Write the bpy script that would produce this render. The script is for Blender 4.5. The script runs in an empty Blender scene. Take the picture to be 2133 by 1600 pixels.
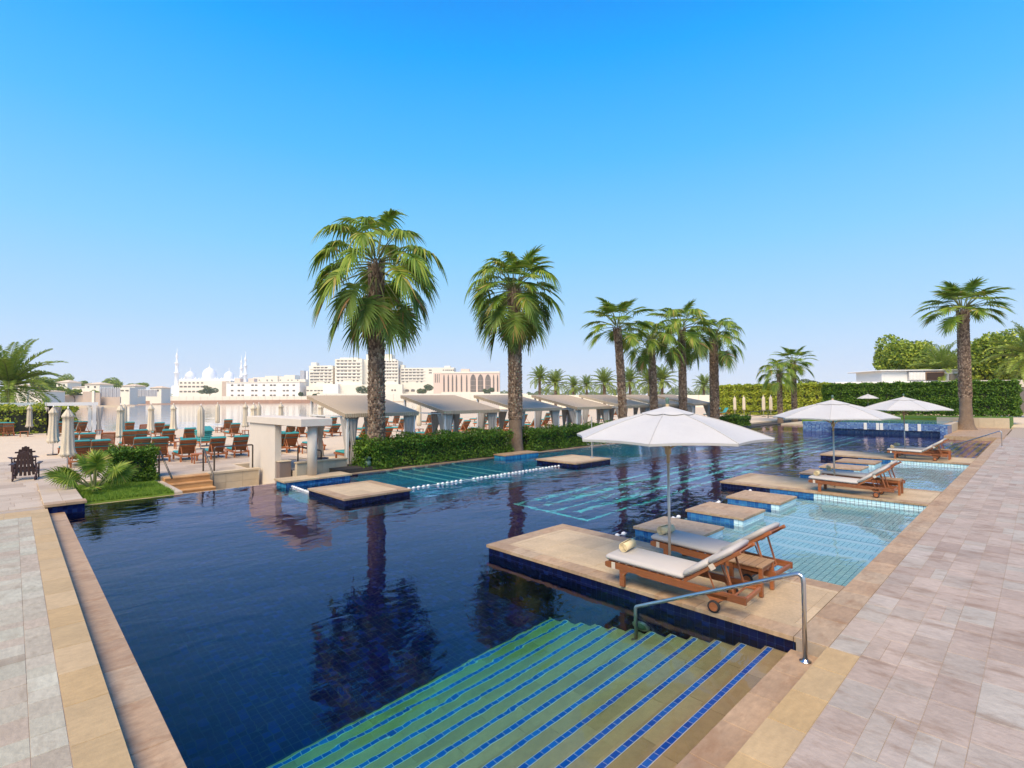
import bpy, math, random
import numpy as np
from mathutils import Vector, Matrix
C = bpy.context.scene
COL = C.collection
rnd = random.Random(7)
PI = math.pi
# ---------------------------------------------------------------- camera
# Measured from the photograph: x runs along the pool's long edge, y along the short one, z = 0 is the pool deck.
FPX, CX, CY, EYE = 1072.7, 1066.5, 800.0, 2.8
def _frame(v1, v2):
    a = np.array([v1[0]-CX, -(v1[1]-CY), -FPX]); b = np.array([v2[0]-CX, -(v2[1]-CY), -FPX])
    ex = a/np.linalg.norm(a); ey = b-ex*(b@ex); ey /= np.linalg.norm(ey)
    return np.array([ex, ey, np.cross(ex, ey)])
RC = _frame((2172, 820), (25, 837))
cd = bpy.data.cameras.new('camera'); cam = bpy.data.objects.new('camera', cd); COL.objects.link(cam)
mw = Matrix([list(RC[0])+[0], list(RC[1])+[0], list(RC[2])+[EYE], [0, 0, 0, 1]])
cam.matrix_world = mw
cd.sensor_width = 36; cd.lens = 36*FPX/2133.0; cd.clip_start = .05; cd.clip_end = 20000
C.camera = cam
# ---------------------------------------------------------------- sky, sun, exposure
SUN_EL, SUN_AZ = math.radians(52), math.radians(205)      # azimuth counted from +x towards +y: behind the camera, to the left
wd = bpy.data.worlds.new('World'); C.world = wd; wd.use_nodes = True
nt = wd.node_tree; nt.nodes.clear()
def wn(t, **k):
    n = nt.nodes.new(t)
    for a, b in k.items(): setattr(n, a, b)
    return n
sky = wn('ShaderNodeTexSky', sky_type='NISHITA', sun_disc=False)
sky.sun_elevation = SUN_EL; sky.sun_rotation = PI/2-SUN_AZ; sky.air_density = 1.2; sky.dust_density = 1.0; sky.ozone_density = 3
tc = wn('ShaderNodeTexCoord'); sp = wn('ShaderNodeSeparateXYZ'); rp = wn('ShaderNodeValToRGB')
nt.links.new(tc.outputs['Generated'], sp.inputs[0]); nt.links.new(sp.outputs['Z'], rp.inputs[0])
els = [(0.0, (.74, .80, .89)), (.05, (.60, .73, .92)), (.14, (.42, .68, .97)), (.27, (.235, .615, 1.0)), (.42, (.085, .50, 1.0)), (.56, (.008, .385, 1.0)), (.66, (.006, .25, .90)), (.80, (.005, .14, .72)), (1.0, (.004, .09, .55))]
cr = rp.color_ramp
while len(cr.elements) < len(els): cr.elements.new(.5)
for e, (p, c) in zip(cr.elements, els): e.position = p; e.color = (*c, 1)
sc10 = wn('ShaderNodeVectorMath', operation='SCALE'); sc10.inputs['Scale'].default_value = 10.0
nt.links.new(rp.outputs[0], sc10.inputs[0])
mx = wn('ShaderNodeMix', data_type='RGBA'); mx.inputs['Factor'].default_value = .93
nt.links.new(sky.outputs[0], mx.inputs[6]); nt.links.new(sc10.outputs[0], mx.inputs[7])
bg = wn('ShaderNodeBackground'); bg.inputs['Strength'].default_value = .1
ow = wn('ShaderNodeOutputWorld')
nt.links.new(mx.outputs[2], bg.inputs['Color']); nt.links.new(bg.outputs[0], ow.inputs[0])
sd = bpy.data.lights.new('sun', 'SUN'); sun = bpy.data.objects.new('sun', sd); COL.objects.link(sun)
sd.energy = 4.8; sd.color = (1, .82, .58); sd.angle = math.radians(38)
sdir = Vector((math.cos(SUN_EL)*math.cos(SUN_AZ), math.cos(SUN_EL)*math.sin(SUN_AZ), math.sin(SUN_EL)))
sun.rotation_euler = sdir.to_track_quat('Z', 'Y').to_euler()
sun.location = (0, 0, 60)
vs = C.view_settings
vs.view_transform = 'Standard'; vs.look = 'None'; vs.exposure = 0.14; vs.gamma = 1.0
cy = C.cycles
cy.max_bounces = 8; cy.diffuse_bounces = 3; cy.glossy_bounces = 4; cy.transmission_bounces = 6; cy.transparent_max_bounces = 6; cy.volume_bounces = 1
cy.caustics_refractive = True; cy.caustics_reflective = False; cy.sample_clamp_indirect = 6.0
cy.use_denoising = True; cy.use_adaptive_sampling = True; cy.adaptive_threshold = .012
try: cy.denoiser = 'OPENIMAGEDENOISE'
except Exception: pass

# ---------------------------------------------------------------- measuring helpers (photograph pixels -> metres)
def ray(u, v): return RC @ np.array([u-CX, -(v-CY), -FPX])
def W(u, v, z=0.0):
    d = ray(u, v); t = (z-EYE)/d[2]; return Vector((d[0]*t, d[1]*t, z))
def WD(u, v, D):
    d = ray(u, v); t = D/FPX; return Vector((d[0]*t, d[1]*t, EYE+d[2]*t))
def WYp(u, v, y):
    d = ray(u, v); t = y/d[1]; return Vector((d[0]*t, y, EYE+d[2]*t))
def WXp(u, v, x):
    d = ray(u, v); t = x/d[0]; return Vector((x, d[1]*t, EYE+d[2]*t))
def proj(p):
    c = RC.T @ np.array([p[0], p[1], p[2]-EYE])
    if c[2] > -.2: return None
    return (CX-c[0]/c[2]*FPX, CY+c[1]/c[2]*FPX, -c[2])
YAW = math.atan2(RC[1][0], RC[0][0])          # heading of the camera's right hand side
# ---------------------------------------------------------------- mesh helpers
class MB:
    def __init__(s): s.v = []; s.f = []; s.mi = []; s.cur = 0
    def add(s, vs, fs):
        o = len(s.v); s.v += [tuple(q) for q in vs]
        for f in fs: s.f.append(tuple(i+o for i in f)); s.mi.append(s.cur)
        return s
    def box(s, x0, x1, y0, y1, z0, z1, M=None):
        vs = [Vector(p) for p in ((x0,y0,z0),(x1,y0,z0),(x1,y1,z0),(x0,y1,z0),(x0,y0,z1),(x1,y0,z1),(x1,y1,z1),(x0,y1,z1))]
        if M is not None: vs = [M @ q for q in vs]
        return s.add(vs, [(0,3,2,1),(4,5,6,7),(0,1,5,4),(1,2,6,5),(2,3,7,6),(3,0,4,7)])
    def bbox(s, x0, x1, y0, y1, z0, z1, b=.01, M=None):           # box with chamfered edges
        b = min(b, (x1-x0)*.45, (y1-y0)*.45, (z1-z0)*.45)
        rings = []
        for (i, z) in ((b, z0), (0, z0+b), (0, z1-b), (b, z1)):
            X0, X1, Y0, Y1 = x0+i, x1-i, y0+i, y1-i
            rings.append([(X0+b,Y0,z),(X1-b,Y0,z),(X1,Y0+b,z),(X1,Y1-b,z),(X1-b,Y1,z),(X0+b,Y1,z),(X0,Y1-b,z),(X0,Y0+b,z)])
        vs = [Vector(p) for r in rings for p in r]
        if M is not None: vs = [M @ q for q in vs]
        fs = [tuple(range(7, -1, -1)), tuple(range(24, 32))]
        for r in range(3):
            for i in range(8): j = (i+1) % 8; fs.append((r*8+i, r*8+j, r*8+8+j, r*8+8+i))
        return s.add(vs, fs)
    def tube(s, pts, r, n=8, cap=True):
        pts = [Vector(p) for p in pts]; k = len(pts)
        rs = list(r) if hasattr(r, '__len__') else [r]*k
        vs = []; prev = None
        for i, p in enumerate(pts):
            d = (pts[min(i+1, k-1)]-pts[max(i-1, 0)]).normalized()
            if prev is None:
                a = Vector((0, 0, 1)) if abs(d.z) < .9 else Vector((1, 0, 0))
                u = d.cross(a).normalized()
            else: u = (prev-d*prev.dot(d)).normalized()
            prev = u; w = d.cross(u)
            for j in range(n):
                t = 2*PI*j/n; vs.append(p+(u*math.cos(t)+w*math.sin(t))*rs[i])
        fs = []
        for i in range(k-1):
            for j in range(n): q = (j+1) % n; fs.append((i*n+j, i*n+q, i*n+n+q, i*n+n+j))
        if cap: fs += [tuple(range(n-1, -1, -1)), tuple(range((k-1)*n, k*n))]
        return s.add(vs, fs)
    def lathe(s, prof, n=16, c=(0, 0, 0), cap=True):
        vs = []
        for r, z in prof:
            for j in range(n): t = 2*PI*j/n; vs.append((c[0]+r*math.cos(t), c[1]+r*math.sin(t), c[2]+z))
        fs = []; k = len(prof)
        for i in range(k-1):
            for j in range(n): q = (j+1) % n; fs.append((i*n+j, i*n+q, i*n+n+q, i*n+n+j))
        if cap: fs += [tuple(range(n-1, -1, -1)), tuple(range((k-1)*n, k*n))]
        return s.add(vs, fs)
    def prism(s, poly, z0, z1):
        n = len(poly); vs = [(x, y, z0) for x, y in poly]+[(x, y, z1) for x, y in poly]
        return s.add(vs, [tuple(range(n-1, -1, -1)), tuple(range(n, 2*n))]+[(i, (i+1) % n, n+(i+1) % n, n+i) for i in range(n)])
    def mesh(s, name, mats, smooth=False):
        me = bpy.data.meshes.new(name); me.from_pydata(s.v, [], s.f)
        for m in (mats if isinstance(mats, (list, tuple)) else [mats]): me.materials.append(m)
        if any(s.mi): me.polygons.foreach_set('material_index', s.mi)
        if smooth: me.polygons.foreach_set('use_smooth', [True]*len(s.f))
        me.update(); return me
    def build(s, name, mats, parent=None, smooth=False, world=False, kind=None):
        return link(name, s.mesh(name, mats, smooth), parent, world, kind)
def link(name, me, parent=None, world=False, kind=None):
    o = bpy.data.objects.new(name, me); COL.objects.link(o)
    if parent is not None:
        o.parent = parent
        if world: o.matrix_parent_inverse = parent.matrix_basis.inverted()
    if kind: o['kind'] = kind
    return o
def tag(o, label=None, cat=None, group=None):
    if label: o['label'] = label
    if cat: o['category'] = cat
    if group: o['group'] = group
    return o
def thing(name, label, cat, loc=(0, 0, 0), rz=0.0, group=None):
    o = bpy.data.objects.new(name, None); COL.objects.link(o); o.location = loc; o.rotation_euler = (0, 0, rz); o.empty_display_size = .2
    return tag(o, label, cat, group)
def copy_tree(o, parent=None):
    c = o.copy(); COL.objects.link(c)
    if parent is not None: c.parent = parent
    for ch in list(o.children): copy_tree(ch, c)
    return c
def dup(root, loc, rz=0.0, label=None, group=None, sc=1.0):
    r = copy_tree(root); r.location = loc; r.rotation_euler = (0, 0, rz); r.scale = (sc, sc, sc)
    return tag(r, label, None, group)
_slab = {}
def slab_mesh(mat):
    if mat.name not in _slab:
        m = MB(); b = .006
        vs = [(-.5,-.5,-1),(.5,-.5,-1),(.5,.5,-1),(-.5,.5,-1),(-.5,-.5,-.06),(.5,-.5,-.06),(.5,.5,-.06),(-.5,.5,-.06),(-.5+b,-.5+b,0),(.5-b,-.5+b,0),(.5-b,.5-b,0),(-.5+b,.5-b,0)]
        fs = [(8,9,10,11),(0,3,2,1)]+[(i, (i+1) % 4, 4+(i+1) % 4, 4+i) for i in range(4)]+[(4+i, 4+(i+1) % 4, 8+(i+1) % 4, 8+i) for i in range(4)]
        m.add(vs, fs); _slab[mat.name] = m.mesh('slab_'+mat.name, mat)
    return _slab[mat.name]
def fast_boxes(bx, mat, name):
    b = np.array(bx, dtype=np.float32)
    idx = np.array([[0,2,4],[1,2,4],[1,3,4],[0,3,4],[0,2,5],[1,2,5],[1,3,5],[0,3,5]])
    co = b[:, idx].reshape(-1, 3)
    f = np.array([(4,5,6,7),(0,1,5,4),(1,2,6,5),(2,3,7,6),(3,0,4,7),(0,3,2,1)])
    faces = (f[None]+8*np.arange(len(b))[:, None, None]).reshape(-1, 4)
    return raw_mesh(name, co, faces, mat)
def raw_mesh(name, co, faces, mat):
    me = bpy.data.meshes.new(name); n = len(co); k = len(faces); w = faces.shape[1]
    me.vertices.add(n); me.vertices.foreach_set('co', np.asarray(co, dtype=np.float32).ravel())
    me.loops.add(k*w); me.loops.foreach_set('vertex_index', faces.astype(np.int32).ravel())
    me.polygons.add(k); me.polygons.foreach_set('loop_start', np.arange(0, k*w, w, dtype=np.int32)); me.polygons.foreach_set('loop_total', np.full(k, w, dtype=np.int32))
    me.polygons.foreach_set('use_smooth', np.zeros(k, dtype=bool)); me.materials.append(mat); me.update(calc_edges=True); return me
def pieces(parent, name, boxes, mat, maxn=300, rest=None, world=True):
    """boxes (x0,x1,y0,y1,z0,z1): those largest in the photograph become objects, the others one joined part"""
    sc = []
    for i, b in enumerate(boxes):
        q = [proj((b[a], b[c], b[5])) for a in (0, 1) for c in (2, 3)]+[proj((b[0], b[2], b[4]))]
        if None in q: sc.append(0); continue
        us = [t[0] for t in q]; vs_ = [t[1] for t in q]
        if max(us) < 0 or min(us) > 2133 or max(vs_) < 0 or min(vs_) > 1600: sc.append(0); continue
        sc.append((max(us)-min(us))*(max(vs_)-min(vs_)))
    order = sorted(range(len(boxes)), key=lambda i: -sc[i])
    top = [i for i in order[:maxn] if sc[i] > 30]
    me = slab_mesh(mat)
    for i in top:
        b = boxes[i]; o = link(name, me, parent)
        o.location = ((b[0]+b[1])/2, (b[2]+b[3])/2, b[5]); o.scale = (b[1]-b[0], b[3]-b[2], b[5]-b[4])
        if world and parent is not None: o.matrix_parent_inverse = parent.matrix_basis.inverted()
    ts = set(top); left = [boxes[i] for i in range(len(boxes)) if i not in ts]
    if left: link(rest or name+'_field', fast_boxes(left, mat, name), parent, world, 'stuff')
# ---------------------------------------------------------------- materials
def lk(t, a, b): t.links.new(a, b)
def material(name, col, rough=.7, ramp=None, var=0.0, noise=None, bump=None, metal=0.0, spec=.5, stain=None, leaf=0.0, coord=None, noise2=None):
    m = bpy.data.materials.new(name); m.use_nodes = True; t = m.node_tree; N = t.nodes
    p = N['Principled BSDF']; p.inputs['Roughness'].default_value = rough; p.inputs['Metallic'].default_value = metal
    p.inputs['Specular IOR Level'].default_value = spec
    geo = N.new('ShaderNodeNewGeometry'); out = None
    def rv():
        oi = N.new('ShaderNodeObjectInfo'); a = N.new('ShaderNodeMath'); a.operation = 'ADD'
        lk(t, oi.outputs['Random'], a.inputs[0]); lk(t, geo.outputs['Random Per Island'], a.inputs[1])
        fr = N.new('ShaderNodeMath'); fr.operation = 'FRACT'; lk(t, a.outputs[0], fr.inputs[0]); return fr.outputs[0]
    if coord == 'obj':
        tcn = N.new('ShaderNodeTexCoord'); pos = tcn.outputs['Object']
    else: pos = geo.outputs['Position']
    R = rv() if (ramp or var) else None
    if ramp:
        rr = N.new('ShaderNodeValToRGB')
        while len(rr.color_ramp.elements) < len(ramp): rr.color_ramp.elements.new(.5)
        for e, (q, c) in zip(rr.color_ramp.elements, ramp): e.position = q; e.color = (*c, 1)
        lk(t, R, rr.inputs[0]); out = rr.outputs[0]
    else:
        r0 = N.new('ShaderNodeRGB'); r0.outputs[0].default_value = (*col, 1); out = r0.outputs[0]
    def mul(out, fac_socket, lo, hi):
        mr = N.new('ShaderNodeMapRange'); mr.inputs['To Min'].default_value = lo; mr.inputs['To Max'].default_value = hi
        lk(t, fac_socket, mr.inputs['Value'])
        v = N.new('ShaderNodeVectorMath'); v.operation = 'SCALE'; lk(t, out, v.inputs[0]); lk(t, mr.outputs[0], v.inputs['Scale']); return v.outputs[0]
    def noi(sc, det, stretch):
        mp = N.new('ShaderNodeMapping'); mp.inputs['Scale'].default_value = stretch; lk(t, pos, mp.inputs['Vector'])
        n = N.new('ShaderNodeTexNoise'); n.inputs['Scale'].default_value = sc; n.inputs['Detail'].default_value = det; n.inputs['Roughness'].default_value = .62
        lk(t, mp.outputs[0], n.inputs['Vector']); return n.outputs['Fac']
    if var: out = mul(out, R, 1-var, 1+var)
    for nz in (noise, noise2):
        if nz: out = mul(out, noi(nz[0], nz[1], nz[3] if len(nz) > 3 else (1, 1, 1)), 1-nz[2]*1.6, 1+nz[2]*1.6)
    if stain:                                                    # stain = (scale, colour, threshold, amount, stretch)
        f = noi(stain[0], 5, stain[4]); mr = N.new('ShaderNodeMapRange'); mr.inputs['From Min'].default_value = stain[2]; mr.inputs['From Max'].default_value = stain[2]+.16
        mr.inputs['To Max'].default_value = stain[3]; lk(t, f, mr.inputs['Value'])
        mi = N.new('ShaderNodeMix'); mi.data_type = 'RGBA'; lk(t, mr.outputs[0], mi.inputs['Factor']); lk(t, out, mi.inputs[6]); mi.inputs[7].default_value = (*stain[1], 1); out = mi.outputs[2]
    lk(t, out, p.inputs['Base Color'])
    if bump:
        f = noi(bump[0], 4, bump[3] if len(bump) > 3 else (1, 1, 1)); b = N.new('ShaderNodeBump'); b.inputs['Strength'].default_value = bump[1]; b.inputs['Distance'].default_value = bump[2]
        lk(t, f, b.inputs['Height']); lk(t, b.outputs[0], p.inputs['Normal'])
    if leaf:
        tr = N.new('ShaderNodeBsdfTranslucent'); lk(t, out, tr.inputs['Color'])
        ms = N.new('ShaderNodeMixShader'); ms.inputs[0].default_value = leaf
        lk(t, p.outputs[0], ms.inputs[1]); lk(t, tr.outputs[0], ms.inputs[2]); lk(t, ms.outputs[0], N['Material Output'].inputs['Surface'])
    return m
def brick_material(name, cols, mortar, size, gap=.06, rough=.25, plane='xy', spec=.05):
    """small square tiles where they are too far away to be built one by one"""
    m = bpy.data.materials.new(name); m.use_nodes = True; t = m.node_tree; N = t.nodes; p = N['Principled BSDF']; p.inputs['Roughness'].default_value = rough; p.inputs['Specular IOR Level'].default_value = spec
    geo = N.new('ShaderNodeNewGeometry'); s = N.new('ShaderNodeSeparateXYZ'); lk(t, geo.outputs['Position'], s.inputs[0]); cmb = N.new('ShaderNodeCombineXYZ')
    a, b = {'xy': ('X', 'Y'), 'yz': ('Y', 'Z'), 'xz': ('X', 'Z')}[plane]
    lk(t, s.outputs[a], cmb.inputs[0]); lk(t, s.outputs[b], cmb.inputs[1])
    sn = N.new('ShaderNodeVectorMath'); sn.operation = 'SCALE'; sn.inputs['Scale'].default_value = 1/size; lk(t, cmb.outputs[0], sn.inputs[0])
    fl = N.new('ShaderNodeVectorMath'); fl.operation = 'FLOOR'; lk(t, sn.outputs[0], fl.inputs[0])
    w = N.new('ShaderNodeTexWhiteNoise'); w.noise_dimensions = '2D'; lk(t, fl.outputs[0], w.inputs['Vector'])
    rr = N.new('ShaderNodeValToRGB')
    while len(rr.color_ramp.elements) < len(cols): rr.color_ramp.elements.new(.5)
    for i, (e, c) in enumerate(zip(rr.color_ramp.elements, cols)): e.position = i/max(1, len(cols)-1); e.color = (*c, 1)
    lk(t, w.outputs['Value'], rr.inputs[0])
    fr = N.new('ShaderNodeVectorMath'); fr.operation = 'FRACTION'; lk(t, sn.outputs[0], fr.inputs[0]); s2 = N.new('ShaderNodeSeparateXYZ'); lk(t, fr.outputs[0], s2.inputs[0])
    mn = N.new('ShaderNodeMath'); mn.operation = 'MINIMUM'; lk(t, s2.outputs[0], mn.inputs[0]); lk(t, s2.outputs[1], mn.inputs[1])
    lt = N.new('ShaderNodeMath'); lt.operation = 'LESS_THAN'; lt.inputs[1].default_value = gap; lk(t, mn.outputs[0], lt.inputs[0])
    mi = N.new('ShaderNodeMix'); mi.data_type = 'RGBA'; lk(t, lt.outputs[0], mi.inputs['Factor']); lk(t, rr.outputs[0], mi.inputs[6]); mi.inputs[7].default_value = (*mortar, 1)
    lk(t, mi.outputs[2], p.inputs['Base Color']); return m
# ---------------------------------------------------------------- palette
ST = (1.6, .55, 1)
M = {}
M['paver'] = material('paver_stone', (.4,.33,.29), .72, ramp=[(0,(.415,.32,.25)),(.25,(.455,.37,.295)),(.5,(.385,.295,.228)),(.7,(.43,.385,.315)),(.86,(.35,.265,.205)),(1,(.47,.405,.335))], noise=(9,8,.20,(2.0,1.0,1)), noise2=(1.3,6,.20), bump=(30,.5,.012), stain=(2.0,(.23,.14,.08),.51,.60,(2.2,.9,1)))
M['paver_grey'] = material('paver_stone_left', (.4,.36,.31), .72, ramp=[(0,(.43,.35,.255)),(.3,(.42,.405,.30)),(.55,(.41,.33,.24)),(.8,(.48,.455,.345)),(1,(.36,.30,.215))], noise=(8,7,.24,(2.6,1.0,1)), noise2=(1.1,5,.16), bump=(30,.5,.012), stain=(2.0,(.25,.19,.12),.54,.55,(2.2,1,1)))
M['grout'] = material('grout', (.40,.32,.24), .9, noise=(20,4,.15))
M['coping'] = material('coping_stone', (.48,.34,.21), .65, ramp=[(0,(.39,.26,.15)),(.4,(.46,.315,.185)),(.7,(.365,.245,.145)),(1,(.44,.325,.205))], noise=(7,7,.26,(1,2.2,1)), noise2=(1.7,5,.2), bump=(26,.45,.012), stain=(2.4,(.27,.145,.065),.52,.6,(1,1.8,1)))
M['yellow'] = material('yellow_sandstone', (.62,.45,.24), .68, ramp=[(0,(.44,.31,.15)),(.5,(.50,.36,.19)),(1,(.47,.32,.145))], noise=(9,7,.16,(1,2,1)), noise2=(2,5,.14), bump=(34,.4,.01))
M['panel'] = material('inset_sandstone', (.60,.46,.27), .7, ramp=[(0,(.50,.375,.22)),(.5,(.56,.425,.26)),(1,(.47,.35,.21))], noise=(26,6,.18), noise2=(2.4,5,.18), bump=(60,.25,.008))
M['step_stone'] = material('step_sandstone', (.40,.30,.16), .8, spec=.04, ramp=[(0,(.42,.30,.14)),(.5,(.52,.385,.19)),(1,(.46,.325,.15))], noise=(12,5,.12), noise2=(2,4,.12), bump=(40,.2,.006))
NAVY = [(0,(.003,.004,.055)),(.35,(.004,.006,.105)),(.7,(.003,.005,.075)),(.86,(.005,.012,.16)),(1,(.007,.020,.21))]
M['navy_floor'] = material('navy_floor_tile', (.01,.02,.1), .3, ramp=NAVY, spec=.03)
M['navy'] = material('navy_tile', (.01,.02,.1), .15, ramp=[(0,(.003,.004,.028)),(.5,(.004,.006,.042)),(.85,(.005,.010,.06)),(1,(.008,.02,.10))])
M['navy_grout'] = material('navy_grout', (.028,.045,.11), .9, spec=.03)
M['wall_grout'] = material('pale_tile_grout', (.20,.23,.27), .8)
M['blue'] = material('blue_tile', (.03,.15,.4), .18, ramp=[(0,(.02,.10,.30)),(.5,(.035,.16,.40)),(1,(.05,.22,.46))])
M['nosing'] = material('bright_blue_tile', (.01,.12,.55), .3, spec=.05, ramp=[(0,(.008,.09,.46)),(.6,(.012,.12,.56)),(1,(.02,.17,.62))])
M['white_grout'] = material('white_grout', (.72,.74,.72), .8)
M['turq'] = material('turquoise_tile', (.2,.55,.62), .2, spec=.12, ramp=[(0,(.56,.80,.87)),(.5,(.64,.86,.91)),(1,(.72,.90,.93))])
M['turq_grout'] = material('turquoise_grout', (.10,.30,.42), .8)
M['shelf'] = brick_material('shelf_tiles', [(.025,.19,.42),(.04,.27,.50),(.06,.36,.56)], (.02,.10,.24), .10)
M['navy_far'] = brick_material('navy_tiles_far', [(.003,.005,.08),(.004,.008,.12),(.008,.025,.22)], (.010,.014,.05), .10)
M['navy_yz'] = brick_material('navy_wall_tiles_x', [(.004,.009,.06),(.006,.013,.085),(.012,.035,.14)], (.02,.03,.07), .10, plane='yz')
M['navy_xz'] = brick_material('navy_wall_tiles_y', [(.004,.009,.06),(.006,.013,.085),(.012,.035,.14)], (.02,.03,.07), .10, plane='xz')
M['mosaic'] = brick_material('blue_mosaic', [(.05,.12,.33),(.09,.18,.40),(.15,.27,.48),(.03,.07,.23),(.24,.37,.54)], (.14,.20,.36), .10, gap=.1, plane='yz', spec=.4)
M['lane'] = material('lane_line_tile', (.34,.74,.76), .4, spec=.05, var=.08)
M['line_white'] = material('pale_line_tile', (.80,.90,.93), .25, var=.06)
M['plaza'] = material('plaza_stone', (.50,.40,.32), .8, ramp=[(0,(.46,.37,.275)),(.5,(.54,.445,.335)),(.8,(.40,.315,.23)),(1,(.51,.425,.32))], noise=(3,5,.10,(1,3,1)), noise2=(.6,3,.08), stain=(1.0,(.33,.23,.16),.57,.5,(.5,3,1)))
M['sand'] = material('beach_sand', (.66,.525,.36), .95, noise=(.5,5,.07), noise2=(8,4,.05), bump=(3,.5,.06))
M['wallstone'] = material('wall_sandstone', (.52,.42,.28), .8, ramp=[(0,(.50,.40,.27)),(1,(.56,.46,.32))], noise=(4,5,.12), bump=(20,.2,.01))
M['riser'] = material('orange_sandstone', (.50,.27,.10), .75, ramp=[(0,(.46,.24,.09)),(1,(.55,.32,.13))], noise=(6,5,.22,(1,1,3)))
M['render'] = material('cream_render', (.70,.62,.52), .8, noise=(2.5,5,.05), bump=(30,.1,.004))
M['white_render'] = material('pale_render', (.60,.54,.46), .8, noise=(2,5,.05))
M['teak'] = material('teak_wood', (.31,.105,.035), .5, var=.22, noise=(14,5,.36,(5,.6,5)), coord='obj', bump=(30,.12,.004,(6,.6,6)))
M['teak_grey'] = material('weathered_teak', (.36,.22,.12), .7, var=.12, noise=(18,5,.28,(.6,5,5)), coord='obj')
M['beachwood'] = material('beach_lounger_wood', (.36,.125,.045), .6, var=.25, noise=(10,4,.15))
M['dark_wood'] = material('dark_brown_wood', (.055,.028,.026), .55, var=.2)
M['greycush'] = material('light_grey_canvas', (.50,.465,.435), .9, noise=(160,2,.05), noise2=(3,3,.04), bump=(220,.15,.002), coord='obj')
M['strap'] = material('cream_strap', (.62,.52,.42), .9)
M['teal'] = material('teal_canvas', (.045,.30,.30), .85, var=.12, noise=(5,3,.08))
M['towel'] = material('cream_towel', (.76,.62,.37), .95, noise=(120,3,.12), bump=(150,.5,.004), coord='obj')
M['canvas'] = material('white_canvas', (.56,.55,.52), .85, noise=(1.6,5,.05), noise2=(14,3,.03), bump=(3,.25,.03), leaf=.06)
M['beige_canvas'] = material('beige_canvas', (.62,.54,.41), .9, var=.12, noise=(4,4,.08, (3,3,.6)))
M['curtain'] = material('grey_curtain', (.47,.435,.395), .9, noise=(9,2,.10,(1,1,.1)), leaf=.1)
M['steel'] = material('brushed_steel', (.62,.62,.62), .28, metal=1.0, noise=(3,3,.05))
M['bronze'] = material('dull_metal', (.12,.11,.10), .4, metal=.8)
M['pole'] = material('pole_metal', (.55,.53,.49), .4, metal=.5)
M['beigepole'] = material('beige_wood_pole', (.45,.34,.19), .6)
M['whitepaint'] = material('white_paint', (.78,.77,.74), .55)
M['rubber'] = material('black_rubber', (.02,.02,.02), .7)
M['float'] = material('white_float', (.80,.80,.78), .35)
M['frond'] = material('fan_frond', (.06,.11,.02), .5, ramp=[(0,(.105,.185,.018)),(.4,(.165,.265,.024)),(.75,(.24,.34,.034)),(.92,(.34,.39,.05)),(1,(.40,.30,.08))], leaf=.3, spec=.35)
M['frond_low'] = material('old_fan_frond', (.05,.08,.02), .55, ramp=[(0,(.095,.165,.026)),(.5,(.145,.23,.034)),(.82,(.20,.28,.045)),(1,(.36,.20,.07))], leaf=.28, spec=.35)
M['date'] = material('date_frond', (.12,.18,.03), .5, ramp=[(0,(.17,.26,.03)),(.6,(.27,.36,.05)),(1,(.36,.42,.09))], leaf=.35, spec=.35)
M['petiole'] = material('petiole', (.17,.19,.05), .55, var=.2)
M['trunk'] = material('palm_trunk', (.20,.14,.095), .95, noise=(9,6,.3), bump=(14,.8,.03), noise2=(1.5,3,.15))
M['boot'] = material('palm_leaf_base', (.17,.115,.075), .9, ramp=[(0,(.11,.07,.05)),(.45,(.25,.17,.115)),(1,(.46,.34,.24))])
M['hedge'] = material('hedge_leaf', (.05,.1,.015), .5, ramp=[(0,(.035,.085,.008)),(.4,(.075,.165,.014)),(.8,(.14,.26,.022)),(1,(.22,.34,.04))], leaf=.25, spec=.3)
M['hedge_bright'] = material('sunny_hedge_leaf', (.15,.19,.02), .5, ramp=[(0,(.22,.29,.018)),(.6,(.38,.45,.03)),(1,(.55,.55,.05))], leaf=.28)  # sunlit brightness is put into this leaf colour
M['twig'] = material('twig', (.035,.035,.02), .9, noise=(20,3,.3))
M['tree_leaf'] = material('tree_leaf', (.12,.18,.025), .55, ramp=[(0,(.08,.15,.014)),(.35,(.22,.32,.026)),(.8,(.38,.46,.04)),(1,(.50,.54,.07))], leaf=.3)
M['olive'] = material('grey_green_leaf', (.12,.16,.06), .6, ramp=[(0,(.09,.13,.045)),(1,(.18,.23,.09))], leaf=.2)
M['bark'] = material('tree_bark', (.14,.10,.07), .9, noise=(8,4,.3))
M['grass'] = material('lawn_grass', (.10,.17,.02), .7, ramp=[(0,(.10,.20,.012)),(.6,(.18,.31,.02)),(1,(.26,.38,.04))], leaf=.2)
M['soil'] = material('soil', (.06,.05,.04), .95, noise=(15,5,.4), bump=(25,.8,.03))
M['glass'] = material('window_glass', (.16,.14,.12), .15, var=.25)
M['cream_wall'] = material('cream_wall', (.82,.765,.64), .85, noise=(.05,3,.03))
M['white_wall'] = material('white_wall', (.85,.83,.78), .85)
M['pink_wall'] = material('pink_wall', (.74,.575,.475), .85)
M['tan_wall'] = material('tan_wall', (.52,.42,.34), .9, noise=(.2,3,.1))
M['roof_tan'] = material('tan_roof', (.72,.57,.40), .85)
M['grey_metal'] = material('grey_sheet_metal', (.44,.44,.46), .5, noise=(.6,2,.1,(1,1,.1)))
M['marble'] = material('white_marble', (.86,.86,.85), .5)
M['red'] = material('red_cloth', (.6,.03,.05), .8)
M['bin'] = material('dark_planter', (.02,.025,.05), .5, noise=(6,3,.3))
M['light_green'] = material('green_enamel', (.09,.16,.125), .5)

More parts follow.
